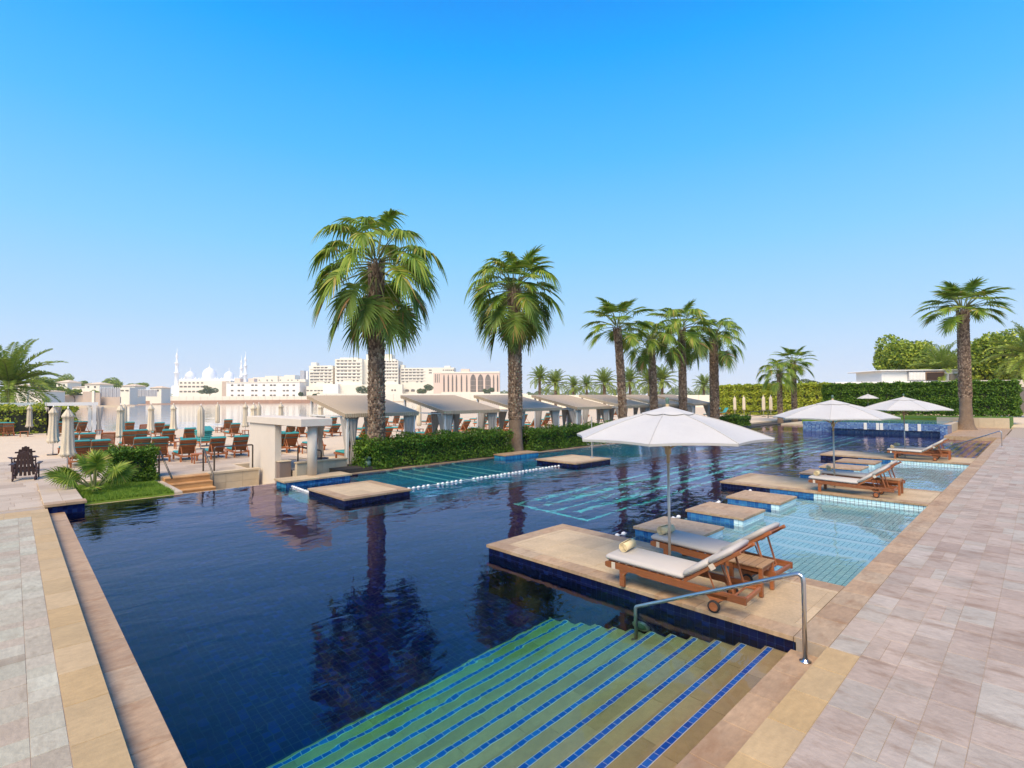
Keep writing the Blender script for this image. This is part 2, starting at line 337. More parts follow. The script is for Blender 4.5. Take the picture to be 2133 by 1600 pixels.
# ---------------------------------------------------------------- water
def water_material(name, scale, strength, absorb=None, rough=0.0, col=(.97,.81,.95), opaque=None, dist=.02, ripple=(1.6,1,1), rot=.4):
    m = bpy.data.materials.new(name); m.use_nodes = True; t = m.node_tree; N = t.nodes; p = N['Principled BSDF']
    geo = N.new('ShaderNodeNewGeometry'); mp = N.new('ShaderNodeMapping'); mp.inputs['Rotation'].default_value = (0, 0, rot); mp.inputs['Scale'].default_value = ripple
    lk(t, geo.outputs['Position'], mp.inputs['Vector'])
    n1 = N.new('ShaderNodeTexNoise'); n1.inputs['Scale'].default_value = scale; n1.inputs['Detail'].default_value = 2.0; n1.inputs['Distortion'].default_value = .6
    n2 = N.new('ShaderNodeTexNoise'); n2.inputs['Scale'].default_value = scale*.28; n2.inputs['Detail'].default_value = 1.0
    lk(t, mp.outputs[0], n1.inputs['Vector']); lk(t, mp.outputs[0], n2.inputs['Vector'])
    n3 = N.new('ShaderNodeTexNoise'); n3.inputs['Scale'].default_value = .16; n3.inputs['Detail'].default_value = 1.0; lk(t, geo.outputs['Position'], n3.inputs['Vector'])
    mr = N.new('ShaderNodeMapRange'); mr.inputs['From Min'].default_value = .35; mr.inputs['From Max'].default_value = .68; mr.inputs['To Min'].default_value = .35; mr.inputs['To Max'].default_value = 1.15; lk(t, n3.outputs['Fac'], mr.inputs['Value'])
    a = N.new('ShaderNodeMath'); a.operation = 'MULTIPLY_ADD'; a.inputs[1].default_value = 1.8; lk(t, n2.outputs['Fac'], a.inputs[0]); lk(t, n1.outputs['Fac'], a.inputs[2])
    sx = N.new('ShaderNodeSeparateXYZ'); lk(t, geo.outputs['Position'], sx.inputs[0]); sm = N.new('ShaderNodeMath'); sm.operation = 'ADD'; lk(t, sx.outputs[0], sm.inputs[0]); lk(t, sx.outputs[1], sm.inputs[1])
    m3 = N.new('ShaderNodeMapRange'); m3.interpolation_type = 'SMOOTHSTEP'; m3.inputs['From Min'].default_value = 10; m3.inputs['From Max'].default_value = 30; m3.inputs['To Min'].default_value = .62; m3.inputs['To Max'].default_value = 2.6; lk(t, sm.outputs[0], m3.inputs['Value'])
    h0 = N.new('ShaderNodeMath'); h0.operation = 'MULTIPLY'; lk(t, mr.outputs[0], h0.inputs[0]); lk(t, m3.outputs[0], h0.inputs[1])
    h = N.new('ShaderNodeMath'); h.operation = 'MULTIPLY'; lk(t, a.outputs[0], h.inputs[0]); lk(t, h0.outputs[0], h.inputs[1])
    b = N.new('ShaderNodeBump'); b.inputs['Strength'].default_value = strength; b.inputs['Distance'].default_value = dist; lk(t, h.outputs[0], b.inputs['Height'])
    if opaque:
        p.inputs['Base Color'].default_value = (*opaque, 1); p.inputs['Roughness'].default_value = rough; p.inputs['IOR'].default_value = 1.33; lk(t, b.outputs[0], p.inputs['Normal']); return m
    g = N.new('ShaderNodeBsdfRefraction'); g.inputs['IOR'].default_value = 1.333; g.inputs['Roughness'].default_value = rough; lk(t, b.outputs[0], g.inputs['Normal'])
    gl = N.new('ShaderNodeBsdfGlossy'); gl.inputs['Roughness'].default_value = rough; gl.inputs['Color'].default_value = (*col, 1); lk(t, b.outputs[0], gl.inputs['Normal'])  # lavender of the mirrored sky is put into the gloss colour
    fz = N.new('ShaderNodeFresnel'); fz.inputs['IOR'].default_value = 1.333; lk(t, b.outputs[0], fz.inputs['Normal'])
    mxs = N.new('ShaderNodeMixShader'); lk(t, fz.outputs[0], mxs.inputs[0]); lk(t, g.outputs[0], mxs.inputs[1]); lk(t, gl.outputs[0], mxs.inputs[2])
    o = N['Material Output']; lk(t, mxs.outputs[0], o.inputs['Surface'])
    if absorb:
        va = N.new('ShaderNodeVolumeAbsorption'); va.inputs['Color'].default_value = (*absorb[0], 1); va.inputs['Density'].default_value = absorb[1]; lk(t, va.outputs[0], o.inputs['Volume'])
    N.remove(p); return m
M['water'] = water_material('pool_water', 2.2, .9, ((.0,.90,.82), .48), ripple=(.8,1.25,1), dist=.016, rot=.785)
M['lake'] = water_material('lake_water', .55, .6, opaque=(.42,.34,.26), rough=.06, dist=.012, ripple=(1,1,1))  # warm base colour stands in for the reflection of the cream shore

# ---------------------------------------------------------------- ground, beach, lake
LAND = [(-400,18.62),(1.48,18.62),(1.48,23.4),(3.95,23.4),(3.95,22.6),(6.98,22.6),(6.98,24.6),(10.15,24.6),(10.15,21.2),(75,21.2),(75,13.9),(60,13.9),(60,-60),(500,-60),(500,420),(230,330),(120,150),(60,103),(41,86),(23,67),(14.4,57),(9,60.5),(0,61.5),(-80,63),(-400,66)]
mb = MB(); mb.prism(LAND, -2.6, 0.0); beach = mb.build('beach', [M['sand']], kind='structure')
mb = MB(); R_ = 9000; mb.add([(-R_,50,-1.05),(R_,50,-1.05),(R_,R_,-1.05),(-R_,R_,-1.05)], [(0,1,2,3)]); lake = mb.build('lake', M['lake'], kind='structure')
# the far shore, one sheet that runs on to the horizon
fr_ = Vector((math.sin(-YAW+PI/2-0), 0, 0))
FWD = Vector((-RC[0][2], -RC[1][2], 0)).normalized(); RGT = Vector((RC[0][0], RC[1][0], 0)).normalized()
def CF(r, d, z=0.0): return Vector((0, 0, z))+RGT*r+FWD*d       # r metres to the right, d metres ahead of the standpoint
shore = [(-560,330),(-250,335),(-476,638),(420,640),(1400,600),(9000,600),(9000,9000),(-9000,9000),(-9000,330)]
mb = MB(); q = [CF(a, b) for a, b in shore]; mb.prism([(p.x, p.y) for p in q], -2.5, -.1)
far_shore = mb.build('far_shore', material('far_shore_ground', (.62,.52,.38), .9, noise=(.03,4,.1)), kind='structure')

# ---------------------------------------------------------------- pool deck (right) and left terrace
mb = MB()
mb.box(-10,75,-24,1.728,-2.9,-.0045); mb.box(6.552,48.4,1.728,2.062,-2.9,-.014); mb.box(1.0,6.552,1.728,2.10,-2.9,-.155)
deck = mb.build('pool_deck', M['grout'], kind='structure')
# pavers: lanes along x, .317 m wide
bx = []
g = .0035
yy = [1.43-.3165*i for i in range(32)]
for i in range(31):
    x = rnd.uniform(-.5, 0)
    x0 = -2.0
    while x < 46:
        L = rnd.choice([.63,.63,.63,.47,.32,.63,.79]);
        if rnd.random() < .16 and L > .5: bx += [(x+g, x+L-g, yy[i+1]+.158+g/2, yy[i]-g/2, -.05, rnd.uniform(-.002,.002)), (x+g, x+L-g, yy[i+1]+g/2, yy[i+1]+.158-g/2, -.05, rnd.uniform(-.002,.002))]
        else: bx.append((x+g/2, x+L-g/2, yy[i+1]+g/2, yy[i]-g/2, -.05, rnd.uniform(-.002,.002)))
        x += L
x = 6.56
while x < 46:
    L = rnd.choice([.63,.47,.63]); bx.append((x+g/2, x+L-g/2, 1.43+g/2, 1.725-g/2, -.05, rnd.uniform(-.002,.002))); x += L
pieces(deck, 'paver', bx, M['paver'], 300, 'paver_rows')
bx = []; x = 6.555
while x < 45.5:
    L = rnd.choice([.62,.62,.8,.62]); bx.append((x+.003, x+L-.003, 1.731, 2.085, -.06, .0)); x += L
pieces(deck, 'coping_stone', bx, M['coping'], 90)
bx = []; x = -.2
while x < 6.5:
    L = min(.62, 6.55-x); bx.append((x+.003, x+L-.003, 1.433, 1.742, -.15, .001)); x += .62
pieces(deck, 'edge_stone', bx, M['yellow'])
bx = []; x = .95
while x < 6.5:
    L = min(.62, 6.545-x); bx.append((x+.003, x+L-.003, 1.744, 2.11, -.21, -.14)); x += .62
pieces(deck, 'lower_edge_stone', bx, M['coping'])
# left terrace
mb = MB(); mb.box(-12,.70,1.73,18.6,-2.9,-.0045); mb.box(.70,1.03,1.73,18.22,-2.9,-.155)
terrace = mb.build('left_terrace', M['grout'], kind='structure')
bx = []; xs = [.372,.142,-.19,-.50,-.75,-1.08,-1.4,-1.7,-2.0,-2.4,-2.8,-3.2,-3.6,-4.0]
for a, b in zip(xs[:-1], xs[1:]):
    y = 1.75+rnd.uniform(0, .3)
    while y < 17.2:
        L = rnd.choice([.33,.33,.20,.40,.33,.26]); L = min(L, 17.25-y); 
        if L > .05: bx.append((b+g/2, a-g/2, y+g/2, y+L-g/2, -.05, rnd.uniform(-.002,.002)))
        y += L
pieces(terrace, 'paver', bx, M['paver_grey'], 300, 'paver_rows')
bx = []; y = 1.75
while y < 18.1:
    L = min(.76, 18.21-y); bx.append((.375, .705, y+.003, y+L-.003, -.15, .001)); y += .76
y = -3.9
while y < .3: bx.append((y+.003, y+.757, 17.26, 17.6, -.05, .0)); y += .76
y = -3.9
while y < .3: bx.append((y+.003, y+.757, 17.61, 18.2, -.05, -.001)); y += .76
pieces(terrace, 'edge_stone', bx, M['yellow'], 60)
bx = []; y = 1.75
while y < 18.1:
    L = min(.9, 18.21-y); bx.append((.708, 1.045, y+.003, y+L-.003, -.21, -.14)); y += .9
pieces(terrace, 'lower_edge_stone', bx, M['coping'], 60)
# low paved block at the far corner, beside the lawn
blk = thing('planter_kerb', 'low paved block with a stone lip at the left end of the pool edge', 'low wall', (1.05,18.4,0))
mb = MB(); mb.box(.66,1.46,18.26,23.6,-2.5,.055); mb.build('base', M['navy_xz'], blk, world=True)
bx = [(.64, 1.07, 18.2, 18.62, 0.03, .10), (1.075, 1.50, 18.2, 18.62, .03, .10)]
pieces(blk, 'lip_stone', bx, M['coping'])
bx = []; y = 18.63
while y < 23.5: bx += [(.645, 1.04, y, y+.60, .05, .075), (1.046, 1.46, y, y+.60, .05, .075)]; y += .605
pieces(blk, 'top_stone', bx, M['plaza'])
# stone slabs of the plaza, behind the pool's far edge
bx = []; y = 18.64
while y < 33:
    h = rnd.choice([.45,.6,.6,.3]); segs = [(-26,.64)] if y < 22.65 else ([(-26,.64),(3.97,6.9)] if y < 23.65 else ([(-26,6.95)] if y < 24.7 else [(-26,10.1)]))
    for (xa, xb) in segs:
        x = xa-rnd.random()*.5
        while x < xb-.05:
            L = rnd.choice([.9,1.2,.6,1.5]); x1 = min(x+L, xb); bx.append((max(x, xa)+.004, x1-.004, y+.004, y+h-.004, -.02, .012+rnd.uniform(-.002,.002))); x += L
    y += h
pieces(beach, 'plaza_slab', bx, M['plaza'], 300, 'plaza_slabs')

# ---------------------------------------------------------------- pool basin
FZ = -2.1
mb = MB(); mb.box(.9,75,1.9,19.4,FZ-.4,FZ); basin = mb.build('pool_basin', M['navy_grout'], kind='structure')
def tile_grid(x0, x1, y0, y1, z, s, gap, mat, name, keep=None, jit=.0):
    nx, ny = int((x1-x0)/s+.5), int((y1-y0)/s+.5); X, Y = np.meshgrid(x0+s*np.arange(nx), y0+s*np.arange(ny), indexing='ij'); X = X.ravel(); Y = Y.ravel()
    if keep is not None: k = keep(X, Y); X = X[k]; Y = Y[k]
    h = gap/2; n = len(X); r = np.random.RandomState(3); zz = z+r.uniform(-jit, jit, n)
    co = np.empty((n, 4, 3)); co[:, :, 2] = zz[:, None]
    co[:, 0, 0] = X+h; co[:, 1, 0] = X+s-h; co[:, 2, 0] = X+s-h; co[:, 3, 0] = X+h; co[:, 0, 1] = Y+h; co[:, 1, 1] = Y+h; co[:, 2, 1] = Y+s-h; co[:, 3, 1] = Y+s-h
    return raw_mesh(name, co.reshape(-1, 3), np.arange(n*4).reshape(-1, 4), mat)
link('floor_tiles', tile_grid(1.05,17,2.1,19.2,FZ+.004,.10,.010,M['navy_floor'],'floor_tiles'), basin, kind='stuff')
mb = MB(); mb.add([(17,2.1,FZ+.003),(75,2.1,FZ+.003),(75,19.3,FZ+.003),(17,19.3,FZ+.003)], [(0,1,2,3)]); mb.build('far_floor', M['navy_far'], basin)
mb = MB(); mb.box(.95,1.022,2.1,19.3,FZ,-.21); mb.build('side_wall', M['navy_yz'], basin)
mb = MB(); mb.box(1.48,10.0,19.22,19.34,FZ,-.235); mb.build('overflow_edge', M['navy_xz'], basin)
bx = []; x = 1.48
while x < 6.8: L = min(.9, 6.86-x); bx.append((x+.002, x+L-.002, 19.24, 19.385, -.26, -.203)); x += .9
pieces(basin, 'overflow_stone', bx, M['panel'])
mb = MB(); mb.box(.66,6.95,19.386,19.5,-2.4,-.26); mb.build('channel_wall', M['wallstone'], basin)
# shallow shelf along the hedge, with pale lines
mb = MB(); mb.box(6.86,30,13.72,19.28,-1.9,-.9); mb.build('shelf', M['shelf'], basin)
mb = MB(); mb.box(6.84,6.868,16.15,18.0,-1.9,-.24); mb.build('shelf_end_wall', M['turq'], basin)
mb = MB(); mb.box(9.1,75,19.235,19.36,-2.1,-.26); mb.build('hedge_side_wall', M['shelf'], basin)
bx = []; x = 9.15
while x < 48: bx.append((x+.003, x+.897, 19.22, 19.38, -.25, -.165)); x += .9
pieces(basin, 'overflow_coping', bx, M['coping'], 60)
for x in (11.35,11.95,12.62,13.3,14.05,14.8):
    mb = MB(); mb.box(x-.07,x+.07,15.0,19.2,-.9,-.892); mb.box(x-.07,x+.07,19.208,19.224,-.9,-.2); mb.build('floor_line', M['lane'], basin)
mb = MB(); mb.box(10.15,75,19.381,21.2,-2.6,-.14); mb.build('planting_bed', M['soil'], kind='structure')
# lanes in the deep water
for (xa, xb, ya, yb) in [(11.62,46,11.82,11.95),(11.62,46,8.98,9.11),(11.62,11.75,9.112,11.818),(11.752,46,10.36,10.46),(12.2,46,11.0,11.25),(12.2,46,9.72,9.97)]:
    mb = MB(); mb.box(xa,xb,ya,yb,FZ,FZ+.016); mb.build('lane_line', M['lane'], basin)
# ---------------------------------------------------------------- wide steps into the water
steps = thing('pool_steps', 'broad sandstone steps with bright blue tile nosings going down under water', 'steps', (4, 2.2, -.2))
NS = 12; Y1, DY, RISE = 2.405, .3145, .157
sl = []; no = []; gr = MB(); cores = MB()
for n in range(NS):
    ye = Y1+DY*n; z = -.222-RISE*n; y0 = 2.09 if n == 0 else ye-DY
    cores.box(1.03, 6.56, y0, ye-.004, FZ, z-.022)
    x = 1.03+rnd.uniform(0, .5)
    edge = ye-.098
    xs = [1.03]
    while x < 6.4: xs.append(x); x += .9
    xs.append(6.555)
    for a, b in zip(xs[:-1], xs[1:]):
        if b-a > .05: sl.append((a+.003, b-.003, y0+.002, edge, z-.03, z)); sl.append((a+.003, b-.003, ye-.028, ye, z-.05, z))
    gr.box(1.03, 6.555, edge+.001, ye-.029, z-.03, z-.001)
    x = 1.04
    while x < 6.5: no.append((x+.0025, x+.0975, edge+.008, ye-.036, z-.02, z+.001)); x += .1
cores.build('core', M['step_stone'], steps, world=True)
gr.build('nosing_grout', M['white_grout'], steps, world=True)
pieces(steps, 'step_slab', sl, M['step_stone'], 200)
pieces(steps, 'nosing_tile', no, M['nosing'], 300)

# ---------------------------------------------------------------- stone platforms
def wall_tiles(parent, axis, c, a0, a1, z0, z1, out, matf, maxn, s=.10):
    """tiles on a vertical face; axis 'x' = face normal along x at x=c; out = +-1"""
    groups = {}
    n = int((a1-a0)/s+.3); k = int((z1-z0)/s+.5); w = (a1-a0)/n; h = (z1-z0)/k
    for i in range(n):
        for j in range(k):
            a = a0+i*w; z = z0+j*h; mt = matf(a+w/2, z+h/2); t0, t1 = (c, c+.008) if out > 0 else (c-.008, c)
            b = (t0, t1, a+.004, a+w-.004, z+.004, z+h-.004) if axis == 'x' else (a+.004, a+w-.004, t0, t1, z+.004, z+h-.004)
            groups.setdefault(mt, []).append(b)
    for mt, bs in groups.items():
        o = None
        me_n = 0
        sc = sorted(range(len(bs)), key=lambda q: -bs[q][5])
        top = sc[:maxn]
        unit = unit_tile(M[mt])
        for q in top:
            b = bs[q]; o = link('tile', unit, parent); o.location = ((b[0]+b[1])/2, (b[2]+b[3])/2, (b[4]+b[5])/2); o.scale = (b[1]-b[0], b[3]-b[2], b[5]-b[4])
            o.matrix_parent_inverse = parent.matrix_basis.inverted()
        rest = [bs[q] for q in sc[maxn:]]
        if rest: link('tile_rows', fast_boxes(rest, M[mt], 'tiles'), parent, True, 'stuff')
_ut = {}
def unit_tile(m):
    if m.name not in _ut: _ut[m.name] = MB().bbox(-.5,.5,-.5,.5,-.5,.5,.06).mesh('unit_tile', m)
    return _ut[m.name]
def platform(name, label, cat, x0, x1, y0, y1, group=None, inset=True, zt=0.0, th=.055, bot=None, body='navy_grout', stone=.62, oh=.035, bw=.30, mat='coping'):
    p = thing(name, label, cat, ((x0+x1)/2, (y0+y1)/2, zt), group=group)
    mb = MB(); mb.box(x0+oh, x1-oh, y0+(oh if y0 > 2.2 else .0), y1-oh, FZ if bot is None else bot, zt-th-.001); mb.build('base', M[body], p, world=True)
    bx = []
    if not inset:
        bx.append((x0, (x0+x1)/2-.002, y0, y1, zt-th, zt)); bx.append(((x0+x1)/2+.002, x1, y0, y1, zt-th, zt+.001))
        pieces(p, 'coping_stone', bx, M[mat]); return p
    def run(a, b): 
        n = max(1, round((b-a)/stone)); return [(a+(b-a)*i/n, a+(b-a)*(i+1)/n) for i in range(n)]
    for a, b in run(y0, y1): bx += [(x0, x0+bw, a+.002, b-.002, zt-th, zt+rnd.uniform(-.001, .001)), (x1-bw, x1, a+.002, b-.002, zt-th, zt+rnd.uniform(-.001, .001))]
    for a, b in run(x0+bw, x1-bw): bx.append((a+.002, b-.002, y1-bw, y1, zt-th, zt)); 
    if y0 > 2.2:
        for a, b in run(x0+bw, x1-bw): bx.append((a+.002, b-.002, y0, y0+bw, zt-th, zt))
    pieces(p, 'coping_stone', bx, M[mat])
    ya = y0+bw+.004 if y0 > 2.2 else y0+.004
    X0, X1, Y0_, Y1_ = x0+bw+.004, x1-bw-.004, ya, y1-bw-.004
    # a narrow frame of small stones, then the inset slabs
    px = []
    for a, b in run(Y0_, Y1_): px += [(X0, X0+.10, a+.002, b-.002, zt-th, zt-.001), (X1-.10, X1, a+.002, b-.002, zt-th, zt-.001)]
    for a, b in run(X0+.104, X1-.104): px.append((a+.002, b-.002, Y1_-.10, Y1_, zt-th, zt-.001)); px.append((a+.002, b-.002, Y0_, Y0_+.10, zt-th, zt-.001))
    for a, b in run(X0+.104, X1-.104):
        for c, d in run(Y0_+.104, Y1_-.104): px.append((a+.002, b-.002, c+.002, d-.002, zt-th, zt-.002+rnd.uniform(-.001, .001)))
    pieces(p, 'inset_slab', px, M['panel'])
    return p
PX = [(6.552, 8.80), (16.78, 19.30), (27.70, 30.2)]
lab = ['long sandstone platform nearest the camera, under the first white parasol', 'long sandstone platform in the middle, under the second white parasol', 'far sandstone platform under the third, most distant open parasol']
plats = []
for i, (a, b) in enumerate(PX):
    p = platform('lounge_platform', lab[i], 'platform', a, b, 2.09, 7.49, group='sandstone platforms reaching into the pool')
    plats.append(p)
    full = i == 0
    if i == 0: wall_tiles(p, 'x', a+.035, 2.10, 7.45, -2.1, -.06, -1, lambda y, z: 'navy', 160)
    else: wall_tiles(p, 'x', a+.035, 2.10, 7.45, -.66, -.06, -1, lambda y, z: 'navy' if y > 5.9 else ('blue' if y > 4.7 else 'turq'), 50)
    wall_tiles(p, 'y', 7.455, a+.04, b-.04, -.66, -.06, 1, lambda x, z: 'navy', 40)
    mb = MB(); mb.box(b-.034, b-.028, 2.10, 7.4, -.7, -.07); mb.build('side_tiles', M['turq'], p, world=True)
# islands on the shelf edge
for (a, b, c, d, lb) in [(6.72, 8.92, 13.70, 16.22, 'square sandstone island standing in the pool, nearest the bar pavilion'), (17.2, 19.75, 13.85, 16.2, 'square sandstone island in the pool with a thin pole, beyond the float line')]:
    p = platform('stone_island', lb, 'platform', a, b, c, d, group='square stone islands on the shelf edge')
    for ax, cc, u0, u1, o in (('x', a+.035, c+.04, d-.04, -1), ('y', c+.035, a+.04, b-.04, -1)):
        wall_tiles(p, ax, cc, u0, u1, -.66, -.06, o, lambda q, z: 'navy', 60)
pb = platform('hedge_step', 'small sandstone block at the pool edge in front of the long hedge', 'platform', 17.3, 19.7, 18.3, 19.2, inset=False, body='shelf')
# stepping stones
k = 0
for base in (10.35, 21.25):
    for i in range(3):
        c = base+2.35*i; k += 1
        lb = ['nearest stepping stone, partly hidden by the loungers on the first platform', 'middle stepping stone of the near shallow pool', 'stepping stone of the near shallow pool closest to the second platform',
              'nearest stepping stone of the second shallow pool, behind the second pair of loungers', 'middle stepping stone of the second shallow pool', 'farthest stepping stone, closest to the third platform'][k-1]
        p = platform('stepping_stone', lb, 'stepping stone', c-.66, c+.66, 4.83, 6.25, group='stepping stones between the platforms', inset=False, body='turq_grout', oh=.03)
        wall_tiles(p, 'x', c-.63, 4.86, 6.22, -.6, -.06, -1, lambda y, z: 'blue' if y > 5.1 else 'turq', 34)
        wall_tiles(p, 'y', 4.86, c-.63, c+.63, -.6, -.06, -1, lambda x, z: 'turq', 40)
# shallow pools
for i, (x0, x1) in enumerate(((8.80, 16.78), (19.30, 27.70))):
    mb = MB(); mb.box(x0-.02, x1+.02, 2.05, 6.35, FZ, -.55); mb.build('shallow_floor', M['turq_grout'], basin)
    if i == 0:
        bx = []
        for xx in np.arange(x0, x1-.05, .10):
            for yv in np.arange(2.07, 6.3, .10): bx.append((xx+.006, xx+.094, yv+.006, yv+.094, -.56, -.545))
        lines = [11.5, 12.1, 12.75, 13.4, 14.25]
        keep = [b for b in bx if not any(abs((b[0]+b[1])/2-l) < .10 for l in lines)]
        pieces(basin, 'shallow_tile', keep, M['turq'], 300, 'shallow_tiles')
        for l in lines: mb = MB(); mb.box(l-.10, l+.10, 2.2, 6.0, -.56, -.543); mb.build('floor_line', M['line_white'], basin)
    else: link('shallow_tiles', tile_grid(x0, x1, 2.07, 6.3, -.546, .10, .012, M['turq'], 'st'), basin, kind='stuff')
    mb = MB(); mb.box(x0, x1, 2.062, 2.07, -.6, -.06); mb.build('side_tiles', M['turq'], basin)
# pool lamp in the wall of the first platform
lp = thing('pool_lamp', 'round underwater lamp set in the dark tiled wall beside the steps', 'lamp', (6.56, 4.30, -.75))
mb = MB(); Mx = Matrix.Translation((6.57, 4.12, -.95)) @ Matrix.Rotation(-PI/2, 4, 'Y')
def lathe_m(prof, Mt, n=20):
    m = MB(); m.lathe(prof, n); m.v = [tuple(Mt @ Vector(q)) for q in m.v]; return m
lathe_m([(.0,.0),(.14,.0),(.14,.03),(.115,.035)], Mx).build('rim', M['steel'], lp, True, world=True)
lathe_m([(.0,.02),(.113,.02),(.10,.042),(.0,.05)], Mx).build('lens', M['light_green'], lp, True, world=True)

# ---------------------------------------------------------------- pool water: one closed body
mb = MB(); mb.box(1.0, 75, 1.95, 19.30, -2.3, -.2); 
water = mb.build('pool_water', M['water'], kind='structure')

# ---------------------------------------------------------------- handrails
def rail(name, label, pts, posts, r=.024, flanges=(), mat='steel', group=None):
    t = thing(name, label, 'handrail', tuple(pts[0]), group=group)
    MB().tube(pts, r, 12).build('rail', M[mat], t, True, world=True)
    for p in posts: MB().tube(p, r, 10).build('post', M[mat], t, True, world=True)
    for f in flanges: MB().lathe([(.0,0),(.062,0),(.062,.008),(.03,.014),(.03,.03)], 16, f).build('flange', M[mat], t, True, world=True)
    return t
def bend(a, b, c, r=.09, n=6):
    a, b, c = Vector(a), Vector(b), Vector(c); p = b+(a-b).normalized()*r; q = b+(c-b).normalized()*r
    return [(p.lerp(b, i/n)).lerp(b.lerp(q, i/n), i/n) for i in range(n+1)]
low = Vector((6.33, 4.06, -.15))
pts = [Vector((6.33,1.90,-.14))]+bend((6.33,1.90,-.14),(6.33,1.90,.835),low,.11)+bend((6.33,1.90,.835),low,(6.33,4.06,-1.3),.03)+[Vector((6.33,4.06,-1.17))]
rail('pool_handrail', 'polished steel handrail rising from the near steps beside the first platform', pts, [], .0245, [(6.33,1.90,-.14),(6.33,4.06,-1.165)])
e = Vector((38.2, 3.75, -.15))
rail('pool_handrail', 'thin steel handrail at the far steps, left of the palm planter', [Vector((37.6,1.57,0))]+bend((37.6,1.57,0),(37.6,1.57,.86),e,.12)+[e], [], .025, [(37.6,1.57,0)])

# ---------------------------------------------------------------- loungers with grey cushions (on the platforms)
def cushion_mesh(L, Wd, T, bulge=.018):
    nx, ny = 6, 10; vs = []; fs = []
    b = MB(); b.bbox(-Wd/2, Wd/2, -L/2, L/2, 0, T, .025); return b
def make_lounger(full=True):
    wd = M['teak']
    t = thing('sun_lounger', 'teak sun lounger', 'sun lounger')
    Wd = .66
    # side rails: y = +1 is the foot end
    for s in (-1, 1):
        x0 = s*(Wd/2-.02)-.018; m = MB()
        prof = [(1.02,.25),(1.02,.31),(.98,.325),(-1.03,.275),(-1.03,.185),(.42,.215),(.50,.235),(.80,.235),(.97,.235)]
        n = len(prof); vs = [(x0, y, z) for y, z in prof]+[(x0+.036, y, z) for y, z in prof]
        m.add(vs, [tuple(range(n)), tuple(range(2*n-1, n-1, -1))]+[(i, n+i, n+(i+1) % n, (i+1) % n) for i in range(n)])
        m.build('side_rail', wd, t)
        m = MB(); y0, y1 = .70, .775
        pr = [(y0,0),(y1,0),(y1,.236),(y1+.06,.24),(y1+.02,.26),(y0-.09,.26),(y0-.075,.225),(y0-.03,.205),(y0,.16)]
        n = len(pr); vs = [(x0-.006*s, y, z) for y, z in pr]+[(x0-.006*s+.048, y, z) for y, z in pr]
        m.add(vs, [tuple(range(n)), tuple(range(2*n-1, n-1, -1))]+[(i, n+i, n+(i+1) % n, (i+1) % n) for i in range(n)])
        m.build('leg', wd, t)
        m = MB(); pr = [(-.66,.06),(-.60,.06),(-.585,.14),(-.53,.20),(-.53,.235),(-.80,.235),(-.80,.20),(-.69,.15)]
        n = len(pr); vs = [(x0, y, z) for y, z in pr]+[(x0+.04, y, z) for y, z in pr]
        m.add(vs, [tuple(range(n)), tuple(range(2*n-1, n-1, -1))]+[(i, n+i, n+(i+1) % n, (i+1) % n) for i in range(n)])
        m.build('leg', wd, t)
        Mt = Matrix.Translation((s*(Wd/2+.005), -.63, .078)) @ Matrix.Rotation(PI/2, 4, 'Y')
        wm = lathe_m([(.055,-.02),(.078,-.018),(.078,.018),(.055,.02)], Mt, 20); w = wm.build('wheel', M['rubber'], t, True)
        lathe_m([(.0,-.024),(.056,-.024),(.056,.024),(.0,.024)], Mt, 16).build('hub', wd, w)
    for y, z in ((1.0,.28),(-1.0,.225)): MB().bbox(-Wd/2+.03, Wd/2-.03, y-.02, y+.02, z-.035, z+.03).build('end_rail', wd, t)
    for i in range(9):
        y = .90-i*.128; z = .296-.0+ -.02*(1-y)*.6
        MB().bbox(-Wd/2+.02, Wd/2-.02, y-.04, y+.04, z, z+.018, .004).build('slat', wd, t)
    MB().tube([(-Wd/2, -.63, .078), (Wd/2, -.63, .078)], .012, 8).build('axle', M['bronze'], t)
    # raised back
    ang = math.radians(35)
    A = Matrix.Translation((0, -.22, .30)) @ Matrix.Rotation(PI, 4, 'Z') @ Matrix.Rotation(ang, 4, 'X')
    for s in (-1, 1): MB().bbox(s*.265-.018, s*.265+.018, -.02, .90, -.02, .03, .006, A).build('back_stile', wd, t)
    for i in range(6): MB().bbox(-.25, .25, .06+i*.145, .06+i*.145+.085, .004, .022, .004, A).build('back_slat', wd, t)
    top = A @ Vector((0, .62, -.02))
    for s in (-1, 1):
        MB().tube([A @ Vector((s*.20, .60, -.02)), Vector((-s*.20, -.84, .22))], .016, 6).build('prop', wd, t)
        MB().tube([A @ Vector((s*.22, .34, -.02)), Vector((-s*.22, -.62, .20)), Vector((-s*.22, -.98, .245))], .013, 6).build('brace', wd, t)
    MB().tube([(-.22, -.84, .222), (.22, -.84, .222)], .014, 6).build('prop_bar', wd, t)
    # cushions
    c1 = MB(); Ms = Matrix.Translation((0, .40, .322)) @ Matrix.Rotation(math.radians(1.3), 4, 'X'); c1.bbox(-.325, .325, -.61, .63, 0, .085, .03, Ms); s1 = c1.build('seat_cushion', M['greycush'], t, True)
    c2 = MB(); Mb = A @ Matrix.Translation((0, 0, .03)); c2.bbox(-.325, .325, .03, .45, 0, .085, .03, Mb); c2.bbox(-.322, .322, .452, .84, 0, .08, .03, Mb); s2 = c2.build('back_cushion', M['greycush'], t, True)
    for s in (-1, 1):
        st = MB(); st.box(s*.337-.004, s*.337+.004, .84, .90, .235, .33, Matrix.Identity(4)); st.build('strap', M['strap'], t)
        st = MB(); st.box(s*.30-.012, s*.30+.012, .43, .50, -.035, .04, A); st.build('strap', M['strap'], t)
    return t
lounger = make_lounger()
